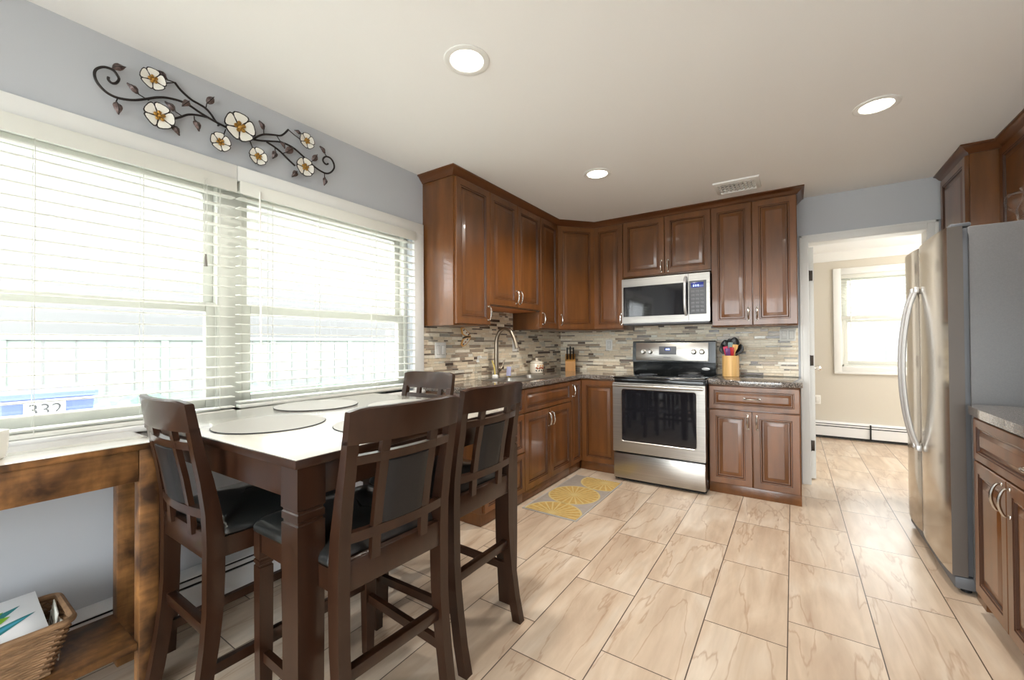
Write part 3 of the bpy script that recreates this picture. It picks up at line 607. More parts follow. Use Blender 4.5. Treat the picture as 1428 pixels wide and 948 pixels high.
wv = rrz(wx0+.004, wx1-.004, wz0+.004, wz1-.004, .018, ryf+.004); bb = MB(); bb._add(wv, [tuple(range(len(wv)))], 'oven_glass'); bb.build('oven_window', dd, (0, 0, 0)).location = (-ro[0], -ro[1], 0)
bb = MB(); bb.tube([(rx0+.012, ryf-.028, .846), (rc, ryf-.043, .846), (rx1-.012, ryf-.028, .846)], .0125, 'steel', 12, smooth=8)
for xx in (rx0+.03, rx1-.03): bb.box(xx-.014, xx+.014, ryf-.03, ryf, .832, .86, 'steel', .004)
bb.build('oven_handle', dd).location = (-ro[0], -ro[1], 0)
bb = MB(); bb.box(rx0+.012, rx1-.012, ryf+.012, ryf+.035, .866, .902, 'enamel_black', .002); bb.build('vent_trim', t, ro)
MB().box(rx0+.003, rx1-.003, ryf+.004, ryf+.05, .03, .248, 'steel', .006).build('storage_drawer', t, ro)
MB().box(rx0+.02, rx1-.02, ryf+.06, YB-.2, 0, .03, 'black').build('foot', t, ro)
yb = 4.15
b = MB(); b.prism([(yb+.02, .917), (yb+.01, 1.025), (yb+.0, 1.03), (yb+.012, 1.222), (yb+.022, 1.23), (yb+.10, 1.23), (yb+.10, .917)], 'x', rx0, rx1, 'enamel_black'); bg_ = b.build('backguard', t, ro)
tl = math.atan2(.012, .192)
def on_panel(b): b.xf = Matrix.Translation((rc, yb-.001, 1.03)) @ Matrix.Rotation(-tl, 4, 'X'); return b
on_panel(MB()).box(-.345, .318, -.006, .004, .012, .186, 'steel', .004).build('control_panel', bg_, ro)
on_panel(MB()).box(-.12, .04, -.009, -.004, .072, .15, 'fridge_dark', .002).build('display_bezel', bg_, ro)
on_panel(MB()).box(-.066, -.014, -.011, -.008, .108, .136, 'display', .001).build('display', bg_, ro)
on_panel(MB()).box(-.056, -.047, -.0125, -.0105, .114, .130, 'digits').box(-.043, -.034, -.0125, -.0105, .114, .130, 'digits').box(-.030, -.021, -.0125, -.0105, .114, .130, 'digits').build('display_digits', bg_, ro)
for kx in (-.272, -.205, .195, .265):
    b = on_panel(MB()); old = b.xf; b.xf = old @ Matrix.Translation((kx, -.006, .098)) @ Matrix.Rotation(PI/2, 4, 'X')
    b.lathe([(.026, 0), (.026, .003), (.021, .006), (.019, .026), (.016, .03)], 'steel', seg=20); b.box(-.004, .004, -.019, .019, .026, .036, 'nickel', .002); b.build('knob', bg_, ro)
text_mesh('Whirlpool', .017, 'badgetext', 'lettering', bg_, (-.045, yb-.012-ro[1]+.004, 1.074), (PI/2-tl, 0, 0))
b = MB(); b.xf = Matrix.Translation((rx1-.085, yb+.0165, .972)) @ Matrix.Rotation(PI/2, 4, 'X'); b.lathe([(1, 0), (1, .002), (.9, .003)], 'badge', sx=.034, sy=.0125, seg=28); b.build('badge', bg_, ro)
text_mesh('Whirlpool', .0125, 'badgetext', 'badge_lettering', bg_, (rx1-.085-rc, yb+.0125-ro[1], .972), (PI/2, 0, 0), .0004)

# ------------------------------------------------------------------ microwave
mx0, mx1, myf, mz0, mz1 = -1.379, -.594, 3.972, 1.392, 1.832
t = thing('microwave', 'stainless over the range microwave with dark glass door', 'microwave', ((mx0+mx1)/2, 4.15, mz0)); mo = ((mx0+mx1)/2, 4.15, mz0)
MB().box(mx0+.004, mx1-.004, myf+.03, YB-.012, mz0+.004, mz1, 'enamel_black', .003).build('body', t, mo)
md = mx1-.175
b = MB(); o1, o2 = rrz(mx0, md-.002, mz0+.012, mz1, .005, myf+.03), rrz(mx0, md-.002, mz0+.012, mz1, .005, myf)
gx0, gx1, gz0, gz1 = mx0+.014, md-.004, mz0+.075, mz1-.075
b.loft([o1, o2, rrz(gx0, gx1, gz0, gz1, .006, myf), rrz(gx0+.002, gx1-.002, gz0+.002, gz1-.002, .005, myf+.003)], 'steel', cap=False); b._add(o1, [tuple(range(len(o1)))], 'steel'); dd = b.build('door', t, mo)
wv = rrz(gx0+.002, gx1-.002, gz0+.002, gz1-.002, .005, myf+.003); bb = MB(); bb._add(wv, [tuple(range(len(wv)))], 'oven_glass'); bb.build('door_window', dd, mo)
b = MB(); o1, o2 = rrz(md, mx1, mz0+.012, mz1, .005, myf+.03), rrz(md, mx1, mz0+.012, mz1, .005, myf); b.loft([o1, o2], 'steel', cap=True); cp = b.build('control_panel', t, mo)
MB().box(md+.006, mx1-.028, myf-.002, myf+.002, gz0, gz1+.008, 'fridge_dark', .001).build('keypad', cp, mo)
MB().box(md+.022, mx1-.05, myf-.004, myf, gz1-.055, gz1-.008, 'display', .001).build('display', cp, mo)
b = MB()
for k in range(3): b.box(md+.04+k*.018, md+.05+k*.018, myf-.0055, myf-.003, gz1-.045, gz1-.028, 'digits')
b.build('display_digits', cp, mo)
b = MB()
for r_ in range(6):
    for c_ in range(3): b.box(md+.022+c_*.038, md+.05+c_*.038, myf-.0035, myf-.0015, gz0+.02+r_*.034, gz0+.04+r_*.034, 'keygray', .001)
b.build('keys', cp, mo)
b = MB(); hx = md-.022; b.tube([(hx, myf-.004, mz0+.07), (hx, myf-.04, mz0+.12), (hx, myf-.052, (mz0+mz1)/2), (hx, myf-.04, mz1-.075), (hx, myf-.004, mz1-.03)], .0125, 'handle_silver', 12, smooth=6); b.build('door_handle', dd, mo)
MB().box(mx0+.01, mx1-.01, myf+.005, YB-.05, mz0-.004, mz0+.012, 'fridge_dark', .003).build('bottom_vent', t, mo)

# ------------------------------------------------------------------ refrigerator
FX, FY0, FY1, FZ = .615, 2.862, 3.772, 1.765
t = thing('refrigerator', 'stainless side by side refrigerator with curved handles', 'refrigerator', (1.0, 3.3, 0)); fo = (1.0, 3.3, 0)
MB().box(FX+.085, XR-.015, FY0, FY1, .03, FZ-.005, 'fridge_side', .006).build('case', t, fo)
MB().box(FX+.066, FX+.086, FY0+.008, FY1-.008, .09, FZ-.012, 'fridge_dark', .002).build('gasket', t, fo)
SEAM = 3.412
for y0, y1, nm in ((SEAM+.004, FY1, 'freezer_door'), (FY0, SEAM-.004, 'refrigerator_door')):
    n = 10; rings = []; poly = [(FX+.066, y0), (FX+.066, y1)]
    poly += [(FX+.012*(abs(2*k/n-1))**3, y1+(y0-y1)*k/n) for k in range(n+1)]
    db = MB().prism(poly, 'z', .085, FZ, 'door_side'); db.mi('steel_v'); bmesh.ops.recalc_face_normals(db.bm, faces=db.bm.faces)
    for f in db.bm.faces:
        if f.normal.x < -.5: f.material_index = 1
    dd = db.build(nm, t, fo)
    s = 1 if nm[0] == 'f' else -1; yc = SEAM+s*.045
    b = MB(); P = []
    for k in range(13):
        q = -1+2*k/12; P.append((FX-.008-.062*(1-q*q)**.8, yc, 1.05+.465*q))
    b.tube(P, .0115, 'handle_silver', 10, smooth=2)
    for e in (P[0], P[-1]): b.bar((FX+.004, e[1], e[2]), (FX-.02, e[1], e[2]), .026, .034, 'handle_silver', bev=.006)
    b.build('handle', dd, fo)
    MB().box(FX+.03, FX+.10, (y1-.09 if s > 0 else y0+.02), (y1-.02 if s > 0 else y0+.09), FZ, FZ+.018, 'fridge_dark', .004).build('hinge_cover', dd, fo)
MB().box(FX+.02, FX+.16, FY0+.003, FY1-.003, .02, .082, 'fridge_dark', .012).build('base_grille', t, fo)
for yy in (FY0+.05, FY1-.05): MB().lathe([(.02, 0), (.022, .03)], 'black', (FX+.07, yy, 0), 12).build('foot', t, fo)
for yy in (FY0+.05, FY1-.05): MB().lathe([(.02, 0), (.022, .032)], 'black', (XR-.08, yy, 0), 12).build('foot', t, fo)
# glass pitcher on the fridge
t = thing('glass_pitcher', 'clear glass pitcher standing on the fridge top', 'pitcher', (.965, 2.97, FZ-.004)); po = (.965, 2.97, FZ-.004)
MB().lathe([(.055, 0), (.075, .02), (.08, .07), (.062, .12), (.056, .15), (.066, .175), (.063, .175), (.053, .15), (.059, .12), (.077, .07), (.072, .022), (.0, .012)], 'clear', po, 28, capt=False).build('vessel', t, po)
MB().tube([(po[0]-.058, po[1], FZ+.15), (po[0]-.1, po[1]+.01, FZ+.14), (po[0]-.108, po[1]+.01, FZ+.09), (po[0]-.075, po[1], FZ+.05)], .006, 'clear', 8, smooth=5).build('handle', t, po)

# ------------------------------------------------------------------ dining set
# local frame of a table: x width, y length, corner at origin
TA = math.radians(1.2); TW, TL = 1.07, 1.105
tx, ty = -1.062, .578
t = thing('dining_table', 'square counter height dining table with dark wood legs, glossy top colored pale as window reflection', 'table', (tx, ty, 0), TA)
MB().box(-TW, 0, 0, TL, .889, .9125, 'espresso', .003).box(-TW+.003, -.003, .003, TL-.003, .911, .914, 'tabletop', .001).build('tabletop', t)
b = MB(); ap = .018
b.box(-TW+.08, -.08, ap, ap+.025, .80, .889, 'espresso', .002); b.box(-TW+.08, -.08, TL-ap-.025, TL-ap, .80, .889, 'espresso', .002)
b.box(-ap-.025, -ap, .08, TL-.08, .80, .889, 'espresso', .002); b.box(-TW+ap, -TW+ap+.025, .08, TL-.08, .80, .889, 'espresso', .002); b.build('apron', t)
def sq(cx, cy, h, z): return [(cx-h, cy-h, z), (cx+h, cy-h, z), (cx+h, cy+h, z), (cx-h, cy+h, z)]
for cx in (-.052, -TW+.052):
    for cy in (.052, TL-.052):
        sx = 1 if cx < -.5 else -1; sy = 1 if cy < .5 else -1; H = .04
        lv = [(.889, H), (.775, H), (.772, H-.004), (.766, H-.004), (.763, H-.001), (.745, H-.001), (.742, H-.005), (.736, H-.005), (.733, H-.001), (.30, .037), (.0, .03)]
        MB().loft([sq(cx-sx*(H-h)*(.3 if z < .3 else 0), cy-sy*(H-h)*(.3 if z < .3 else 0), h, z) for z, h in lv], 'espresso').build('leg', t)
GM = 'round woven placemats on the dining table'
R_ = Matrix.Translation((tx, ty, 0)) @ Matrix.Rotation(TA, 4, 'Z')
for (x, y), lab in zip([(-1.64, .80), (-1.95, 1.17), (-1.27, 1.04), (-1.58, 1.42)], ('at the camera end of the table', 'along the window side of the table', 'half hidden behind the nearest chair back', 'at the far end of the table by the end chair')):
    b = MB(); r = .19; b.lathe([(r-.004, 0), (r, .0015), (r-.003, .004)], 'mat_edge', seg=56, capt=False)
    b.lathe([(r-.003, .004), (r-.012, .0046), (.05, .0046)], 'mat_woven', seg=56, capb=False)
    tag(b.build('placemat'), 'round gray woven placemat '+lab, 'placemat', GM).location = (x, y, .9144)

def stile_y(z):
    K = [(0, -.057), (.1, -.035), (.22, -.017), (.36, -.001), (.6, 0), (.71, -.004), (.8, -.017), (.89, -.033), (1.05, -.058)]
    for (a, p), (c, q) in zip(K, K[1:]):
        if a <= z <= c: f = (z-a)/(c-a); return p+(q-p)*f
    return K[-1][1]
def make_chair(label):
    t = thing('dining_chair', label, 'chair', (0, 0, 0), 0, 'counter height dining chairs around the table')
    wr, wf = .195, .212
    for s in (-1, 1):                                                      # rear legs continue up as back posts
        rings = []
        for z in [0, .05, .1, .16, .22, .3, .4, .5, .6, .7, .8, .89, .95, .965]:
            d = .040 if z < .6 else .040-.013*(z-.6)/.35; y = stile_y(z); x1 = s*wr; x0 = s*(wr-.034)
            dd = d+.012*max(0, 1-abs(z-.56)/.35)
            rings.append([(x0, y, z), (x1, y, z), (x1, y+dd, z), (x0, y+dd, z)])
        MB().loft(rings, 'espresso').build('rear_leg', t)
    for s in (-1, 1):
        cx, cy = s*(wf-.021), .445; H = .021
        lv = [(.615, H), (.535, H), (.533, H-.003), (.528, H-.003), (.526, H), (.515, H), (.513, H-.003), (.508, H-.003), (.506, H), (.25, .020), (0, .016)]
        MB().loft([sq(cx, cy, h, z) for z, h in lv], 'espresso').build('front_leg', t)
    b = MB()
    b.box(-wf+.04, wf-.04, .436, .456, .555, .615, 'espresso', .002); b.box(-wr+.03, wr-.03, .004, .028, .555, .635, 'espresso', .002)
    for s in (-1, 1): b.bar((s*(wr-.014), .03, .585), (s*(wf-.014), .43, .585), .06, .02, 'espresso', upv=(s*1., 0, 0) if False else (0, 0, 1)) if False else b.prism([(s*(wr-.024), .03), (s*(wr-.004), .03), (s*(wf-.006), .43), (s*(wf-.026), .43)], 'z', .555, .615, 'espresso')
    b.build('seat_frame', t)
    # padded seat: rounded trapezoid pillow
    def ring(ins, z):
        P = []; y0, y1, a, c = .035+ins, .475-ins, wr-.004-ins, wf+.008-ins
        if ins < .05: y0 = .035+ins*.5
        cs = [(c, y1), (-c, y1), (-a, y0), (a, y0)]; r = .03
        for i, (px, py) in enumerate(cs):
            p = Vector((px, py)); pr = Vector(cs[i-1]); nx = Vector(cs[(i+1) % 4]); d1 = (pr-p).normalized(); d2 = (nx-p).normalized(); A, B = p+d1*r, p+d2*r
            for k in range(6): q = k/5; w_ = (1-q)**2*A+2*q*(1-q)*p+q*q*B; P.append((w_.x, w_.y, z))
        return P
    MB().loft([ring(.006, .615), ring(0, .622), ring(0, .632), ring(.006, .645), ring(.022, .658), ring(.05, .670), ring(.09, .681), ring(.13, .687), ring(.165, .689)], 'leather').build('seat_cushion', t)
    def bow(x, a): return -a*(1-(x/wr)**2)
    def rail(z0, z1, x0, x1, th, amt, n=12, off=.008):
        rings = []
        for k in range(n+1):
            x = x0+(x1-x0)*k/n; yb0, yb1 = stile_y(z0)+bow(x, amt)+off, stile_y(z1)+bow(x, amt)+off
            rings.append([(x, yb0, z0), (x, yb0+th, z0), (x, yb1+th, z1), (x, yb1, z1)])
        return MB().loft(rings, 'espresso')
    def rail_r(z0, z1, amt):
        n = 16; rings = []
        for k in range(n+1):
            x = -wr+(2*wr)*k/n; e = abs(2*k/n-1); zz = z1-(.010 if e > .99 else .003 if e > .87 else 0)
            y0, y1 = stile_y(z0)+bow(x, amt), stile_y(zz)+bow(x, amt); th = .026
            rings.append([(x, y0, z0), (x, y0+th, z0), (x, y1+th-.002, zz-.003), (x, y1+th-.005, zz), (x, y1+.004, zz), (x, y1, zz-.004)])
        return MB().loft(rings, 'espresso')
    rail_r(.955, 1.05, .032).build('top_rail', t)
    rail(.897, .922, -wr+.03, wr-.03, .022, .030).build('cross_rail', t); rail(.684, .712, -wr+.03, wr-.03, .022, .024).build('cross_rail', t)
    for s in (-1, 1):
        x = s*.086; rings = []
        for z in (.62, .70, .80, .90, .958):
            f = (z-.62)/.34; y = stile_y(z)+bow(x, .020+.012*f)+.010; rings.append([(x-.014, y, z), (x+.014, y, z), (x+.014, y+.016, z), (x-.014, y+.016, z)])
        MB().loft(rings, 'espresso').build('back_slat', t)
    rings = []
    for z in (.711, .715, .75, .80, .85, .892, .896):
        f = (z-.62)/.34; row = []; th = .006 if z in (.711, .896) else .013
        for k in range(9):
            x = -.0715+.143*k/8; row.append((x, stile_y(z)+bow(x, .020+.012*f)+.018-th*(.5 if k in (0, 8) else 1), z))
        for k in range(8, -1, -1):
            x = -.0715+.143*k/8; row.append((x, stile_y(z)+bow(x, .020+.012*f)+.018+th*(.5 if k in (0, 8) else 1), z))
        rings.append(row)
    MB().loft(rings, 'leather_b').build('back_pad', t)
    MB().box(-wr+.033, wr-.033, .008, .036, .312, .345, 'espresso', .002).build('stretcher', t)
    for s in (-1, 1): MB().prism([(s*(wr-.026), .02), (s*(wr-.006), .02), (s*(wf-.012), .43), (s*(wf-.032), .43)], 'z', .205, .236, 'espresso').build('stretcher', t)
    MB().box(-wf+.04, wf-.04, .435, .456, .255, .29, 'espresso', .002).build('stretcher', t)
    return t
def dup(root, loc, rz, label):
    r = root.copy(); COL.objects.link(r); r.location = loc; r.rotation_euler = (0, 0, rz); r['label'] = label
    for ch in list(root.children):
        c = ch.copy(); COL.objects.link(c); c.parent = r
        for gch in ch.children: d = gch.copy(); COL.objects.link(d); d.parent = c
    return r
ch = make_chair('dark wood dining chair pulled to the camera end of the table, beside the rustic console'); ch.location = (-1.665, .53, 0)
dup(ch, (-.968, .838, 0), PI/2-math.radians(3), 'nearest dark wood dining chair, its back to the room at the near table corner')
dup(ch, (-1.045, 1.355, 0), PI/2, 'dark wood dining chair on the aisle side of the table, closer to the cabinets')
dup(ch, (-1.775, 1.715, 0), PI, 'dark wood dining chair at the far end of the table, facing the camera')

# ------------------------------------------------------------------ console table with basket
cx1, cyE = -1.87, .53
t = thing('console_table', 'rustic brown wood console table against the window wall, top colored pale as window reflection', 'table', (-2.02, -.1, 0)); co = (-2.02, -.1, 0)
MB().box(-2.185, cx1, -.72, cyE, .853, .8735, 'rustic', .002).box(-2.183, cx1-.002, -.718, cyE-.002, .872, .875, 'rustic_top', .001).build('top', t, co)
MB().box(cx1-.024, cx1-.004, -.66, cyE-.056, .745, .853, 'rustic', .002).box(-2.175, -2.155, -.66, cyE-.056, .745, .853, 'rustic', .002).build('apron', t, co)
for yy in (cyE-.056, -.715):
    for x0, x1 in ((cx1-.056, cx1-.001), (-2.18, -2.125)): MB().box(x0, x1, yy+.002, yy+.056, 0, .853, 'rustic', .003).build('leg', t, co)
MB().box(-2.165, cx1-.01, -.64, cyE-.056, .165, .19, 'rustic', .002).build('shelf', t, co)
# wicker basket : woven strands on a tapered box
bx, by, bz = -2.025, .13, .1905
t = thing('wicker_basket', 'open brown wicker basket on the console shelf', 'basket', (bx, by, bz)); bo = (bx, by, bz)
b = MB(); nz_ = 19
for k in range(nz_):
    z = bz+.006+k*.0078; f = k/(nz_-1); hx, hy = .098+.022*f, .155+.04*f; P = rr(bx-hx, bx+hx, by-hy, by+hy, .035, z, 4); Q = []
    for i, p in enumerate(P): Q.append(p)
    pts = []
    for i in range(len(Q)):
        a, c = Vector(Q[i]), Vector(Q[(i+1) % len(Q)]); m_ = max(1, int((c-a).length/.022))
        for j in range(m_): pts.append(a+(c-a)*j/m_)
    ctr = Vector((bx, by, z)); W_ = [p+(p-ctr).normalized()*(.003 if (i+k) % 2 else -.003) for i, p in enumerate(pts)]
    b.tube(W_, .0045, 'wicker', 6, closed=True)
b.build('woven_side', t, bo)
b = MB(); b.box(bx-.1, bx+.1, by-.15, by+.15, bz, bz+.012, 'wicker', .004); b.build('bottom', t, bo)
b = MB(); b.tube(rr(bx-.122, bx+.122, by-.197, by+.197, .03, bz+.154, 5), .010, 'wicker', 8, closed=True); b.build('rim', t, bo)
# book with printed leaves leaning in the basket, papers behind it
def leaf_shape(b, base, tip, wd, m, y=0., z=0., n=10, curl=.0):
    A, B = Vector(base), Vector(tip); d = B-A; nrm = Vector((-d.y, d.x)).normalized(); P = []; Q = []
    for k in range(n+1):
        q = k/n; c = A+d*q+nrm*curl*math.sin(PI*q); w_ = wd*1.5*math.sin(PI*q**.8)**.9; P.append(c+nrm*w_); Q.append(c-nrm*w_)
    poly = P+Q[::-1][1:-1]; b._add([(p.x, p.y, z) for p in poly], [tuple(range(len(poly)))], m)
t = thing('book', 'white book with green and teal leaf artwork leaning in the basket', 'book', (-2.035, .162, .336)); t.rotation_euler = (0, math.radians(21), math.radians(3))
MB().box(-.102, .10, -.15, .112, -.010, .010, 'paper', .001).build('pages', t)
MB().box(-.105, .103, -.153, .115, .010, .013, 'cover', .001).box(-.105, .103, -.153, .115, -.013, -.010, 'cover', .001).box(-.105, .103, -.156, -.151, -.013, .013, 'cover', .001).build('cover', t)
b = MB()
leaf_shape(b, (-.07, -.06), (-.088, .035), .013, 'leafgreen', z=.0134, n=18); leaf_shape(b, (-.035, -.07), (-.062, .075), .010, 'leafteal', z=.0136, n=18, curl=-.014)
leaf_shape(b, (-.045, -.06), (-.058, .04), .010, 'leafgreen', z=.0137, n=18, curl=-.012); leaf_shape(b, (.0, -.07), (-.030, .05), .015, 'leafgreen', z=.0138, n=18); leaf_shape(b, (.07, -.07), (-.012, .10), .010, 'leafteal', z=.0140, n=18, curl=.008)
leaf_shape(b, (.06, -.05), (-.004, .085), .004, 'leafblue', z=.0142, n=18, curl=.008); leaf_shape(b, (.10, -.09), (.078, .07), .010, 'leafgreen', z=.0144, n=18, curl=-.010); leaf_shape(b, (.02, -.08), (.03, .03), .010, 'leafteal', z=.0146, n=18, curl=.01)
b.build('leaf_print', t)
for i, (dx, dy, rx, lab) in enumerate(((-.055, .305, 12, 'folded white paper standing in the basket behind the book'), (-.02, .318, 17, 'printed paper slip in the basket nearest its end wall'))):
    o = MB().box(-.06, .06, -.0015, .0015, 0, .145 if i == 0 else .12, 'paper').box(-.04, .02, -.0022, -.0014, .10, .107, 'plastic_dark').box(-.04, .035, -.0022, -.0014, .085, .09, 'plastic_dark').build('paper_sheet')
    tag(o, lab, 'paper', 'papers in the basket'); o.location = (bx-.02+.02*i, .284+.012*i, bz+.014); o.rotation_euler = (math.radians(-9+4*i), 0, math.radians(8*i-4))
t = thing('cup', 'white cup at the near end of the console top', 'cup', (-1.985, .155, .8755)); uo = (-1.985, .155, .8755)
MB().lathe([(.028, 0), (.036, .004), (.042, .03), (.044, .085), (.041, .085), (.039, .03), (.03, .01), (0, .008)], 'petal', uo, 28, capt=False).build('bowl', t, uo)
MB().tube([(uo[0], uo[1]-.042, .945), (uo[0], uo[1]-.07, .94), (uo[0], uo[1]-.07, .905), (uo[0], uo[1]-.04, .895)], .005, 'ceramic', 8, smooth=4).build('handle', t, uo)

# ------------------------------------------------------------------ baseboard heaters
def heater(name, label, x0, x1, loc, rz):
    t = thing(name, label, 'heater', loc, rz)
    MB().box(x0, x1, -.008, 0, .02, .20, 'heater').build('back_panel', t)
    MB().prism([(-.056, .035), (-.060, .15), (-.057, .152), (-.052, .035)], 'x', x0, x1, 'heater').build('front_panel', t)
    MB().prism([(0, .212), (-.05, .206), (-.064, .196), (-.064, .191), (-.048, .198), (0, .205)], 'x', x0, x1, 'heater').build('top_hood', t)
    MB().box(x0, x1, -.063, -.058, .163, .182, 'heater', .001).build('damper', t)
    MB().box(x0, x1, -.05, -.009, .012, .2, 'black').build('fin_tube', t)
    return t
heater('baseboard_heater', 'long white baseboard heater below the kitchen window', 0, 2.16+1.2, (XL+.001, -1.2, 0), PI/2)
hh = heater('baseboard_heater', 'white baseboard heater in the room beyond the doorway', 0, 2.5, (-.6, YF-.001, 0), 0)
MB().box(1.36, 1.375, -.07, -.0005, .02, .205, 'black', .001).build('joint_cover', hh)

# ------------------------------------------------------------------ wall art
AX = XL+.02
t = thing('wall_art', 'metal floral vine wall sculpture with white flowers above the window', 'wall art', (XL+.005, .94, 2.26)); ao = (XL+.005, .94, 2.26)
VINES = {
 'scroll': [(.472, 2.282), (.472, 2.271), (.482, 2.263), (.495, 2.27), (.503, 2.29), (.497, 2.305), (.485, 2.317), (.465, 2.317), (.449, 2.308), (.436, 2.292), (.432, 2.274), (.436, 2.252), (.449, 2.232), (.469, 2.217), (.495, 2.212), (.526, 2.218), (.555, 2.23), (.587, 2.25), (.621, 2.273), (.652, 2.288), (.684, 2.296), (.713, 2.299), (.743, 2.295), (.777, 2.283), (.810, 2.274), (.847, 2.266), (.90, 2.258)],
 'upper': [(.686, 2.372), (.709, 2.348), (.745, 2.326), (.777, 2.319), (.802, 2.312), (.824, 2.294), (.843, 2.269), (.86, 2.261)],
 'low': [(.66, 2.196), (.68, 2.208), (.705, 2.226), (.734, 2.251), (.768, 2.265), (.808, 2.273)],
 'right_top': [(.98, 2.237), (1.006, 2.25), (1.031, 2.276), (1.061, 2.298), (1.104, 2.314), (1.142, 2.325), (1.164, 2.346), (1.185, 2.376)],
 'right_mid': [(.99, 2.247), (1.041, 2.258), (1.088, 2.274), (1.142, 2.291), (1.192, 2.291), (1.227, 2.281), (1.269, 2.259), (1.312, 2.236), (1.356, 2.218), (1.402, 2.212), (1.435, 2.23), (1.456, 2.265), (1.449, 2.295), (1.429, 2.312), (1.402, 2.31), (1.385, 2.29), (1.388, 2.273), (1.405, 2.265), (1.417, 2.274)],
 'right_low': [(1.072, 2.264), (1.114, 2.252), (1.147, 2.237), (1.181, 2.215), (1.221, 2.192)]}
for k, P in VINES.items(): MB().tube([(AX, y, z) for y, z in P], .0048, 'iron', 8, smooth=4).build('vine', t, ao)
TW_ = [[(.606, 2.327), (.644, 2.346), (.686, 2.371)], [(.656, 2.369), (.686, 2.372)], [(1.185, 2.375), (1.215, 2.361), (1.251, 2.349)], [(.885, 2.249), (.869, 2.189)], [(.993, 2.237), (1.011, 2.193)],
       [(.563, 2.259), (.586, 2.252)], [(.495, 2.194), (.499, 2.209)], [(.688, 2.244), (.713, 2.235)], [(.759, 2.238), (.758, 2.255)], [(.807, 2.336), (.804, 2.316)], [(1.058, 2.32), (1.059, 2.299)], [(1.125, 2.315), (1.142, 2.294)],
       [(1.116, 2.233), (1.114, 2.249)], [(1.319, 2.254), (1.308, 2.238)], [(1.395, 2.326), (1.408, 2.312)], [(1.394, 2.185), (1.394, 2.21)], [(1.158, 2.238), (1.169, 2.245)]]
b = MB()
for P in TW_: b.tube([(AX, y, z) for y, z in P], .0024, 'iron', 6)
b.build('twigs', t, ao)
LV = [[(.482, 2.324), (.523, 2.347)], [(.563, 2.259), (.526, 2.285)], [(.495, 2.194), (.502, 2.144)], [(.658, 2.37), (.616, 2.389)], [(.688, 2.244), (.65, 2.269)], [(.739, 2.314), (.711, 2.277)], [(.676, 2.179), (.703, 2.142)], [(.759, 2.238), (.777, 2.192)], [(.807, 2.336), (.835, 2.379)], [(1.058, 2.32), (1.033, 2.356)], [(1.251, 2.379), (1.215, 2.384)], [(1.142, 2.294), (1.164, 2.263)], [(1.169, 2.245), (1.212, 2.287)], [(1.116, 2.233), (1.101, 2.185)], [(1.23, 2.166), (1.202, 2.124)], [(1.319, 2.254), (1.346, 2.3)], [(1.395, 2.326), (1.362, 2.355)], [(1.394, 2.185), (1.39, 2.136)]]
for a, c in LV:
    A, B = Vector((a[0], a[1])), Vector((c[0], c[1])); d = B-A; L_ = d.length; n_ = Vector((-d.y, d.x)).normalized(); b = MB(); nk = 8
    up_, mid, lo = [], [], []
    for k in range(nk+1):
        q = k/nk; w_ = .30*L_*math.sin(PI*q**.75); p = A+d*q; x = AX+.006+.012*q*(1-q)*4
        mid.append((x, p.x, p.y)); e = p+n_*w_; up_.append((x-.006-.002*(k % 2), e.x, e.y)); e = p-n_*w_; lo.append((x-.006-.002*(k % 2), e.x, e.y))
    b.loft([up_, mid, lo], 'leafmetal', closed=False, cap=False); b.loft([[(p[0]-.0015, p[1], p[2]) for p in r] for r in (lo, mid, up_)], 'leafmetal', closed=False, cap=False)
    b.tube(mid, .0016, 'iron', 5); b.build('leaf', t, ao, recalc=False)
FL = [((.606, 2.337), .044, .3), ((.628, 2.191), .053, .1), ((.94, 2.278), .068, .25), ((.856, 2.171), .043, .5), ((1.023, 2.165), .043, .15), ((1.278, 2.346), .042, .4), ((1.268, 2.197), .05, 0.)]
for (cy, cz), r, ph in FL:
    fl = None; b = MB(); X = AX+.012
    # iron rimmed petals
    cen = MB()
    for k in range(5): a = ph+k*2*PI/5+.3; cen.lathe([(.16*r, 0), (.15*r, .006), (.08*r, .009), (0, .0095)], 'gold', (0, 0, 0), 10) if False else None
    cb = MB(); cb.xf = Matrix.Translation((X, cy, cz)) @ Matrix.Rotation(PI/2, 4, 'Y')
    cb.lathe([(.17*r, .002), (.17*r, .010), (.1*r, .016), (.02*r, .018)], 'gold', seg=14)
    for k in range(5):
        a = ph+k*2*PI/5+.6; cb.lathe([(.02*r, .004), (.13*r, .006), (.14*r, .011), (.08*r, .014), (.01*r, .012)], 'gold', (.27*r*math.cos(a), .27*r*math.sin(a), 0), 10)
    fc = cb.build('flower', t, ao)
    for k in range(5):
        a = ph+k*2*PI/5; ca, sa = math.cos(a), math.sin(a); P = []
        for rr_, ww in ((.12, .07), (.35, .25), (.6, .46), (.8, .55), (.93, .47), (1.0, .22)):
            P.append((rr_, ww))
        pol = [(p, w_) for p, w_ in P]+[(p, -w_) for p, w_ in P[::-1]]
        def at_(p, w_, x): u, v = p*r, w_*r; return (x+.010*p*p, cy+(u*ca-v*sa), cz+(u*sa+v*ca))
        pb = MB(); outer_b = [at_(p, w_*1.0, X) for p, w_ in pol]; outer_f = [at_(p, w_, X+.003) for p, w_ in pol]
        inn = [at_(.56+(p-.56)*.86, w_*.84, X+.0035) for p, w_ in pol]
        pb.loft([outer_b, outer_f, inn], 'iron', cap=False); pb._add(outer_b, [tuple(reversed(range(len(pol))))], 'iron'); pb._add(inn, [tuple(range(len(pol)))], 'petal')
        pb.build('petal', fc, ao, recalc=False)
MB().tube([(XL, .86, 2.262), (AX, .86, 2.262)], .004, 'iron', 6).tube([(XL, 1.2, 2.29), (AX, 1.2, 2.29)], .004, 'iron', 6).tube([(XL, .6, 2.26), (AX, .6, 2.26)], .004, 'iron', 6).build('wall_hook', t, ao)

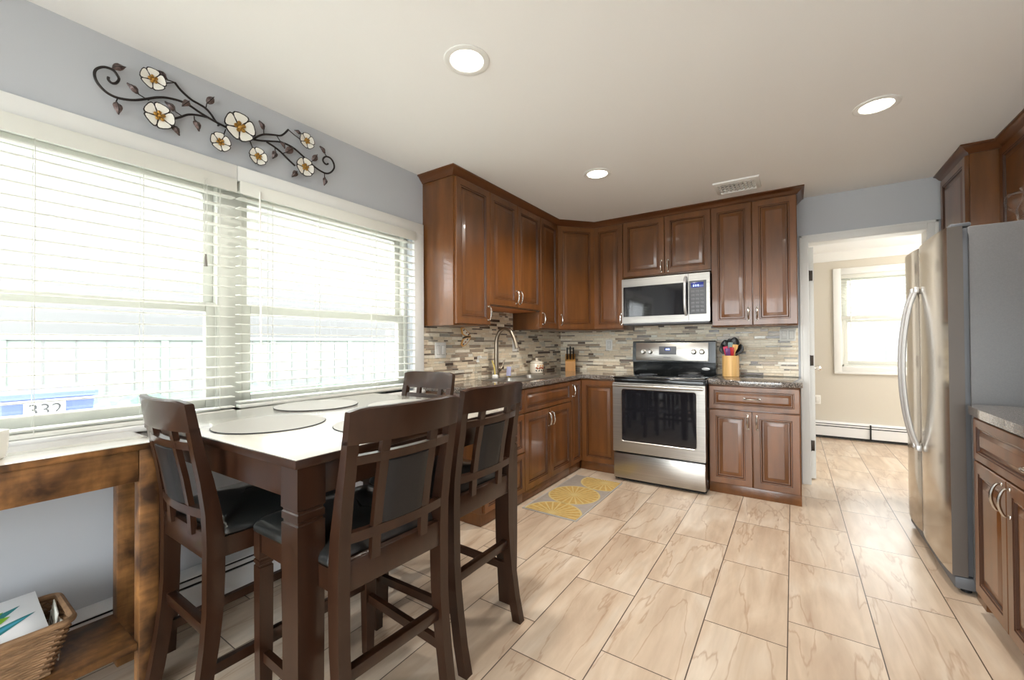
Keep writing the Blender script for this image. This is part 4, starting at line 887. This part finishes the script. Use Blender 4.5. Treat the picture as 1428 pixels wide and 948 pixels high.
# ------------------------------------------------------------------ ceiling lights and vent
GL = 'recessed ceiling lights'
for (x, y), lab in zip(((-1.17, 1.396), (-1.172, 2.87), (.378, 2.883)), ('largest recessed ceiling light, above the dining table', 'recessed ceiling light above the sink aisle', 'recessed ceiling light nearest the doorway and fridge')):
    t = thing('ceiling_light', 'round white '+lab, 'light', (x, y, ZC), 0, GL)
    MB().lathe([(.100, -.0005), (.099, -.005), (.092, -.008), (.074, -.006), (.070, -.001)], 'trim', seg=40, capb=False, capt=False).build('trim_ring', t)
    MB().lathe([(.0715, -.0035), (.03, -.004)], 'lens', seg=32, capt=True, capb=False).build('diffuser', t)
    d = bpy.data.lights.new('bulb', 'SPOT'); d.energy = LAMP_W*PI; d.color = (1, .95, .88); d.shadow_soft_size = .06; d.spot_size = math.radians(150); d.spot_blend = .6
    lo = bpy.data.objects.new('bulb', d); lo.location = (0, 0, -.02); lo.parent = t; COL.objects.link(lo)
t = thing('ceiling_vent', 'white metal ceiling air vent above the range', 'vent', (-.35, 3.70, ZC))
b = MB(); a0, a1, c0, c1 = -.158, .158, -.135, .135
o1 = [(a0, c0, -.0005), (a1, c0, -.0005), (a1, c1, -.0005), (a0, c1, -.0005)]
def inset(d, z): return [(a0+d, c0+d, z), (a1-d, c0+d, z), (a1-d, c1-d, z), (a0+d, c1-d, z)]
b.loft([inset(0, -.0005), inset(.004, -.012), inset(.03, -.022), inset(.034, -.004)], 'trim', cap=False); b.build('frame', t)
b = MB(); b.box(a0+.034, a1-.034, c0+.034, c1-.034, -.003, -.001, 'fridge_dark'); b.build('duct_opening', t)
b = MB()
for k in range(9):
    x = a0+.045+k*.0285; b.box(x-.012, x+.012, c0+.034, c1-.034, -.013, -.0115, 'trim', rot=Matrix.Rotation(math.radians(42 if k < 4 else -42), 4, 'Y'))
for y in (-.05, 0., .05): b.box(a0+.034, a1-.034, y-.001, y+.001, -.016, -.005, 'trim')
b.build('louvers', t)

# ------------------------------------------------------------------ outlets and switches
GP = 'white wall plates in the backsplash'
def plate(label, loc, rz, w, h, items, group=GP, cat='wall plate'):
    t = thing('wall_plate', label, cat, loc, rz, group)
    MB().box(-w/2, w/2, -.006, 0, -h/2, h/2, 'plastic', .003).build('cover_plate', t)
    for kind, x in items:
        if kind == 'switch': MB().box(x-.017, x+.017, -.009, -.005, -.034, .034, 'plastic', .002).box(x-.019, x+.019, -.0068, -.0055, -.036, .036, 'plastic_dark').build('rocker', t)
        else:
            b = MB(); b.box(x-.017, x+.017, -.008, -.005, -.034, .034, 'plastic', .004); b.box(x-.0185, x+.0185, -.0066, -.0055, -.036, .036, 'plastic_dark')
            for zz in (-.018, .018): b.box(x-.009, x-.007, -.0085, -.0075, zz-.006, zz+.006, 'plastic_dark'); b.box(x+.006, x+.008, -.0085, -.0075, zz-.005, zz+.005, 'plastic_dark')
            b.build('receptacle', t)
    return t
plate('white double switch plate on the tile nearest the window', (XL+.0092, 2.357, 1.168), PI/2, .12, .12, [('switch', -.025), ('switch', .025)])
plate('white outlet plate behind the jar beside the sink', (XL+.0092, 3.39, 1.20), PI/2, .075, .118, [('outlet', 0)])
plate('white outlet plate left of the range', (-1.664, YB-.0092, 1.196), 0, .075, .12, [('outlet', 0)])
plate('white double plate right of the utensil crock by the doorway', (-.036, YB-.0092, 1.277), 0, .118, .108, [('outlet', -.026), ('switch', .028)])
plate('white outlet plate on the beige wall beyond the doorway', (.255, YF-.0003, .475), 0, .07, .115, [('outlet', 0)], group=None)

# ------------------------------------------------------------------ counter items
# butterfly shaped ceramic tile hanging from the cabinet edge
t = thing('ceramic_butterfly', 'cream and honey ceramic butterfly ornament on the tile under the cabinet', 'ornament', (XL+.012, 2.61, 1.27)); bo = (XL+.012, 2.61, 1.27)
for P, spots in (([(0, .078), (.035, .074), (.095, .04), (.125, .002), (.06, .002), (.015, .022)], ((.03, .055), (.065, .035), (.09, .018))),
                 ([(.06, -.002), (.125, -.002), (.105, -.032), (.062, -.066), (.02, -.08), (0, -.064), (.02, -.022)], ((.075, -.02), (.05, -.042), (.025, -.06)))):
    b = MB(); b.xf = Matrix.Translation((XL+.022, 2.578, 1.273)); cy_ = sum(p[0] for p in P)/len(P); cz_ = sum(p[1] for p in P)/len(P)
    b.prism(P, 'x', 0, .010, 'honey'); b.prism([(cy_+(p[0]-cy_)*.74, cz_+(p[1]-cz_)*.74) for p in P], 'x', .0095, .0115, 'ceramic')
    for i, (yy, zz) in enumerate(spots): b.box(.011, .0125, yy-.009, yy+.009, zz-.005, zz+.005, 'terracotta' if i == 1 else 'blackplastic', .001, rot=Matrix.Rotation(.5, 4, 'X'))
    b.build('wing', t, bo)
MB().tube([(XL+.028, 2.60, 1.262), (XL+.03, 2.64, 1.273), (XL+.028, 2.70, 1.276)], lambda q: .004+.003*math.sin(PI*q), 'blackplastic', 8).build('body', t, bo)
# clear soap bottle
t = thing('soap_bottle', 'tall clear soap dispenser bottle on the counter left of the faucet', 'bottle', (-2.16, 2.70, zt1)); bo = (-2.16, 2.70, zt1)
MB().lathe([(.024, 0), (.028, .006), (.028, .10), (.024, .125), (.012, .14), (.012, .152)], 'clear', bo, 20).build('vessel', t, bo)
MB().lathe([(.014, .150), (.014, .168), (.005, .170), (.005, .195)], 'plastic', bo, 14).tube([(bo[0], bo[1], zt1+.195), (bo[0]+.03, bo[1], zt1+.197), (bo[0]+.036, bo[1], zt1+.188)], .006, 'plastic', 8).build('pump', t, bo)
# sponge and brush
tag(MB().box(-.02, .02, -.045, .045, 0, .028, 'yellow', .006).box(-.02, .02, -.045, .045, .028, .034, 'blue_soft', .002).build('sponge'), 'yellow and blue sponge propped at the faucet base', 'sponge').location = (-2.085, 3.045, zt1+.018)
bpy.data.objects['sponge'].rotation_euler = (math.radians(62), 0, math.radians(30)); bpy.data.objects['sponge'].location.z = zt1+.044
t = thing('dish_brush', 'yellow handled dish brush leaning beside the faucet', 'brush', (-2.15, 2.925, zt1)); bo = (-2.15, 2.925, zt1)
MB().tube([(-2.15, 2.925, zt1+.03), (-2.165, 2.932, zt1+.10), (-2.19, 2.935, zt1+.155)], .007, 'yellow', 8, smooth=4).build('handle', t, bo)
MB().lathe([(.026, .0), (.03, .02), (.02, .034)], 'plastic', bo, 16).build('bristles', t, bo)
# ceramic jar with lid
t = thing('ceramic_jar', 'cream ceramic jar with rust leaf motif and lid, right of the sink', 'jar', (-2.165, 3.66, zt1)); bo = (-2.165, 3.66, zt1)
MB().lathe([(.058, 0), (.066, .008), (.070, .05), (.066, .098), (.058, .106)], 'ceramic', bo, 32).build('vessel', t, bo)
b = MB()
for k in range(9):
    a = -1.2+k*.42
    for (dz, s, m_) in ((.055, .017, 'terracotta'), (.078, .011, 'honey'), (.03, .011, 'blackplastic')):
        old = Matrix.Translation((bo[0]+.0695*math.cos(a+dz*4), bo[1]+.0695*math.sin(a+dz*4), zt1+dz)) @ Matrix.Rotation(a+dz*4, 4, 'Z'); b.xf = old; b.box(-.002, .002, -s*.8, s*.8, -s*.5, s*.5, m_, .0015, rot=Matrix.Rotation(.6*(1 if k % 2 else -1), 4, 'X'))
b.build('painted_motif', t, bo)
MB().lathe([(.066, .1065), (.064, .116), (.04, .128), (.012, .132), (.012, .138), (.017, .146), (.010, .154), (.0, .155)], 'ceramic', bo, 28, capt=False).build('lid', t, bo)
# knife block with knives
kb = Vector((-2.05, 4.20, zt1)); KR = math.radians(206); t = thing('knife_block', 'light wood knife block in the counter corner', 'knife block', kb, KR)
MB().prism([(-.055, 0), (.055, 0), (.055, .105), (-.055, .185)], 'x', -.055, .055, 'beech').build('block', t)
GK = 'black handled knives in the block'
Rk = Matrix.Translation(kb) @ Matrix.Rotation(KR, 4, 'Z'); ka = math.atan2(.08, .11)
LK = ('front left', 'front middle', 'front right', 'rear left', 'rear middle', 'rear right')
for i in range(6):
    r_, c_ = divmod(i, 3); q = .25+.48*r_
    bse = Vector((-.034+.034*c_, .055-.11*q+.004, .105+.08*q+.006))
    o = thing('kitchen_knife', 'black handled knife, %s slot of the knife block' % LK[i], 'knife', Rk @ bse, KR, GK)
    o.rotation_euler = (-ka, 0, KR); Lh = (.085, .10, .085, .10, .115, .10)[i]
    MB().box(-.0012, .0012, -.010, .010, -.05, .002, 'nickel').build('blade', o)
    MB().loft([[(-.006, -.009, .0), (.006, -.009, .0), (.006, .009, .0), (-.006, .009, .0)], [(-.008, -.011, Lh*.45), (.008, -.011, Lh*.45), (.008, .009, Lh*.45), (-.008, .009, Lh*.45)], [(-.007, -.012, Lh), (.007, -.012, Lh), (.007, .012, Lh), (-.007, .012, Lh)]], 'blackplastic').build('handle', o)

# utensil crock
uc = (-.455, 4.12, zt1); t = thing('utensil_crock', 'bamboo utensil crock on the counter right of the range', 'crock', uc)
MB().lathe([(.064, 0), (.067, .004), (.067, .182), (.064, .185), (.057, .182), (.055, .02), (0, .018)], 'bamboo', seg=32, capt=False).build('vessel', t)
GU_ = 'utensils in the bamboo crock'
def utensil(kind, m, top, ang, lab, hm=None):
    bx_, by_ = uc[0]-top[0]*.25, uc[1]-top[1]*.25
    o = thing('utensil' if False else kind, lab, kind.replace('_', ' '), (bx_, by_, zt1+.021), 0, GU_)
    a = Vector((0, 0, 0)); c = Vector((top[0]*1.25, top[1]*1.25, top[2])); d = (c-a).normalized()
    MB().tube([a, a+(c-a)*.78], .0055, hm or m, 8).build('handle', o)
    q = Vector((0, 0, 1)).rotation_difference(d).to_matrix().to_4x4(); x = Matrix.Translation(a+(c-a)*.76) @ q @ Matrix.Rotation(ang, 4, 'Z'); b = MB(); b.xf = x
    if kind in ('serving_spoon', 'ladle'):
        R0 = .034 if kind == 'serving_spoon' else .042
        rings = []
        for k in range(7):
            z = k/6; w_ = R0*math.sin(PI*(.08+.88*z))**.7; rings.append([(w_*math.cos(2*PI*j/14), .010*math.sin(2*PI*j/14)*(1 if kind == 'serving_spoon' else 1.9)+(.012*math.sin(PI*z)), z*.085) for j in range(14)])
        b.loft(rings, m)
    elif kind == 'wooden_spoon':
        b.loft([[(.006*math.cos(2*PI*j/10), .005*math.sin(2*PI*j/10), 0) for j in range(10)], [(.015*math.cos(2*PI*j/10), .006*math.sin(2*PI*j/10), .03) for j in range(10)], [(.013*math.cos(2*PI*j/10), .005*math.sin(2*PI*j/10), .06) for j in range(10)]], m)
    else:
        b.box(-.020, .020, -.004, .004, 0, .075, m, .003)
    b.build('head', o)
utensil('serving_spoon', 'blackplastic', (-.060, .0, .235), .4, 'black serving spoon leaning furthest left in the crock')
utensil('ladle', 'blackplastic', (-.045, .03, .285), .2, 'black ladle at the back left of the crock')
utensil('serving_spoon', 'blackplastic', (-.010, .035, .30), .0, 'black serving spoon standing upright at the back of the crock')
utensil('ladle', 'blackplastic', (.030, .035, .315), .1, 'largest black ladle, tallest in the crock')
utensil('serving_spoon', 'blackplastic', (.075, .01, .24), -.4, 'black serving spoon leaning furthest right in the crock')
utensil('spatula', 'pink', (-.036, -.02, .225), .5, 'pink spatula at the front left of the crock')
utensil('spatula', 'purple', (-.018, -.03, .205), .2, 'purple spatula at the front of the crock')
utensil('spatula', 'teal_gray', (.0, .0, .27), .0, 'gray green spatula in the middle of the crock')
utensil('spatula', 'red', (.012, -.03, .215), -.3, 'red spatula at the front right of the crock')
utensil('wooden_spoon', 'utensil_wood', (.034, -.025, .265), .1, 'pale wooden spoon, left one of two in the crock')
utensil('wooden_spoon', 'utensil_wood', (.052, -.02, .265), -.2, 'pale wooden spoon, right one of two in the crock')

# ------------------------------------------------------------------ lemon floor mat
mx0_, mx1_, my0_, my1_ = -1.665, -1.235, 2.60, 3.52
b = MB(); b.box(mx0_, mx1_, my0_, my1_, .0005, .006, 'mat_gray', .002); b.box(mx0_-.004, mx1_+.004, my0_-.004, my0_+.006, .0005, .0068, 'matbound', .001); b.box(mx0_-.004, mx1_+.004, my1_-.006, my1_+.004, .0005, .0068, 'matbound', .001); b.box(mx0_-.004, mx0_+.006, my0_, my1_, .0005, .0068, 'matbound', .001); b.box(mx1_-.006, mx1_+.004, my0_, my1_, .0005, .0068, 'matbound', .001)
def clip(P, ax, v, keep_low):
    out = []
    for i in range(len(P)):
        a, c = P[i-1], P[i]; ia, ic = ((p[ax] <= v) == keep_low for p in (a, c))
        if ia != ic: f = (v-a[ax])/(c[ax]-a[ax]); out.append((a[0]+(c[0]-a[0])*f, a[1]+(c[1]-a[1])*f))
        if ic: out.append(c)
    return out
def mpoly(P, z, m):
    for ax, v, k in ((0, mx0_+.008, False), (0, mx1_-.008, True), (1, my0_+.008, False), (1, my1_-.008, True)):
        if len(P) > 2: P = clip(P, ax, v, k)
    if len(P) > 2: b._add([(p[0], p[1], z) for p in P], [tuple(range(len(P)))], m)
for cx, cy, r, ph in ((-1.46, 3.04, .205, .1), (-1.44, 2.63, .215, .3), (-1.36, 3.44, .205, .0), (-1.67, 3.37, .15, .2) if False else (-1.25, 2.0, .01, 0)):
    mpoly([(cx+r*math.cos(2*PI*k/40), cy+r*math.sin(2*PI*k/40)) for k in range(40)], .0072, 'lemon_line')
    n = 22
    for k in range(n):
        a0, a1 = ph+2*PI*k/n+.035, ph+2*PI*(k+1)/n-.035; rr_ = r*.93
        mpoly([(cx+.1*r*math.cos((a0+a1)/2), cy+.1*r*math.sin((a0+a1)/2))]+[(cx+rr_*math.cos(a0+(a1-a0)*q/4), cy+rr_*math.sin(a0+(a1-a0)*q/4)) for q in range(5)], .0078, 'lemon')
tag(b.build('kitchen_mat', origin=((mx0_+mx1_)/2, (my0_+my1_)/2, 0), recalc=False), 'gray kitchen mat printed with yellow lemon slices before the sink', 'mat')
for p in bpy.data.objects['kitchen_mat'].data.polygons:
    if p.normal.z < -.5 and p.center.z > .0065: p.flip()

# ------------------------------------------------------------------ far room lamp (off to the side, out of view)
t = thing('ceiling_light', 'white dome ceiling light of the room beyond the doorway', 'light', (1.9, 5.5, 2.34))
MB().lathe([(.15, 0), (.15, -.02), (.14, -.022), (.12, -.07), (.06, -.10), (.0, -.105)], 'lens', seg=32, capt=False).build('dome', t)
d = bpy.data.lights.new('bulb', 'POINT'); d.energy = FAR_LAMP_W; d.color = (1, .88, .70); d.shadow_soft_size = .12
lo = bpy.data.objects.new('bulb', d); lo.location = (0, 0, -.25); lo.parent = t; COL.objects.link(lo)

# ------------------------------------------------------------------ outside
b = MB(); b.box(-40, XL-.152, -25, 40, -.35, -.25, 'ground'); b.box(XL-.152, 40, YF+.152, 60, -.35, -.25, 'ground'); b.box(XL-.152, 40, -25, YN-.13, -.35, -.25, 'ground'); struct(b.build('ground'))
t = thing('yard_fence', 'pale gray green panel fence outside the kitchen window', 'fence', (-8, 3, -.25)); fo = (-8, 3, -.25)
k = 0
for i in range(9):
    y = .72+i*1.6
    MB().box(-8.03, -7.97, y+.05, y+1.55, -.2, 1.30, 'fence', .004).build('panel', t, fo)
    b = MB()
    for j in range(1, 5): b.box(-7.969, -7.962, y+.05+j*.3-.006, y+.05+j*.3+.006, -.2, 1.30, 'roof')
    b.build('batten', t, fo)
    MB().box(-8.05, -7.95, y-.05, y+.05, -.25, 1.36, 'fence', .01).build('post', t, fo)
MB().box(-8.06, -7.94, .72, 15.1, 1.30, 1.36, 'fence', .006).build('top_rail', t, fo)
# recycling bin with house number
t = thing('recycling_bin', 'blue wheeled recycling bin with a house number outside the window', 'bin', (-5.3, .72, -.25)); bo = (-5.3, .72, -.25)
MB().loft([[(-5.52, .50, -.18), (-5.08, .50, -.18), (-5.08, .93, -.18), (-5.52, .93, -.18)], [(-5.58, .46, .80), (-5.0, .46, .80), (-5.0, .97, .80), (-5.58, .97, .80)]], 'bin').build('body', t, bo)
MB().prism([(-5.6, .80), (-4.97, .80), (-4.98, .84), (-5.3, .89), (-5.6, .86)], 'y', .44, .99, 'bin').build('lid', t, bo)
for yy in (.52, .88): MB().tube([(-5.5, yy, -.13), (-5.5, yy+.05, -.13)], .12, 'blackplastic', 20).build('wheel', t, bo)
MB().box(-5.012, -4.996, .57, .80, .645, .765, 'plastic', .003).build('number_plate', t, bo)
text_mesh('332', .13, 'signgray', 'house_number', t, (-4.993-bo[0], .685-bo[1], .705-bo[2]), (PI/2, 0, PI/2), .002)
# hedge
rnd = random.Random(5)
for i in range(5):
    y = 1.55+i*1.35; b = MB(); rings = []
    base = bmesh.new(); bmesh.ops.create_icosphere(base, subdivisions=4, radius=1)
    V = []
    for v in base.verts:
        n_ = v.co.normalized(); f = 1+.12*math.sin(7*n_.x+i)*math.cos(6*n_.y+2*i)+.10*math.sin(17*n_.z+13*n_.x)+rnd.uniform(-.07, .07); V.append((-6.4+.55*n_.x*f, y+.55*n_.y*f, .16+.46*n_.z*f))
    base.verts.index_update(); b._add(V, [[v.index for v in f.verts] for f in base.faces], 'hedge'); base.free()
    tag(b.build('shrub', origin=(-6.4, y, -.25)), 'green shrub outside, %s from the blue bin' % ('first', 'second', 'third', 'fourth', 'fifth')[i], 'shrub', 'shrubs along the fence')
# added house that screens the bright sky so the blind slats show
t = thing('backdrop_house', 'added house behind the fence, screening the bright sky seen through the blinds', 'house', (-12, 3, -.25)); ho = (-12, 3, -.25)
MB().box(-16, -9.6, -9, 16, -.25, 4.9, 'sky_screen').build('wall', t, ho); MB().prism([(-16.4, 4.9), (-12.8, 6.4), (-9.2, 4.9)], 'y', -9.4, 16.4, 'roof').build('roof', t, ho)
# neighbouring house seen through the far window
t = thing('backdrop_house', 'pale neighboring house seen through the far window', 'house', (6, 25, -.25)); ho = (6, 25, -.25)
MB().box(-3, 13, 23, 30, -.25, 4.8, 'siding').build('wall', t, ho); MB().prism([(22.6, 4.8), (26.5, 6.4), (30.4, 4.8)], 'x', -3.4, 13.4, 'roof').build('roof', t, ho)
for xx in (3.2, 4.6): MB().box(xx, xx+.8, 22.97, 23.0, .3, 1.2, 'siding').box(xx+.06, xx+.74, 22.96, 22.985, .36, 1.14, 'roof').build('window', t, ho)
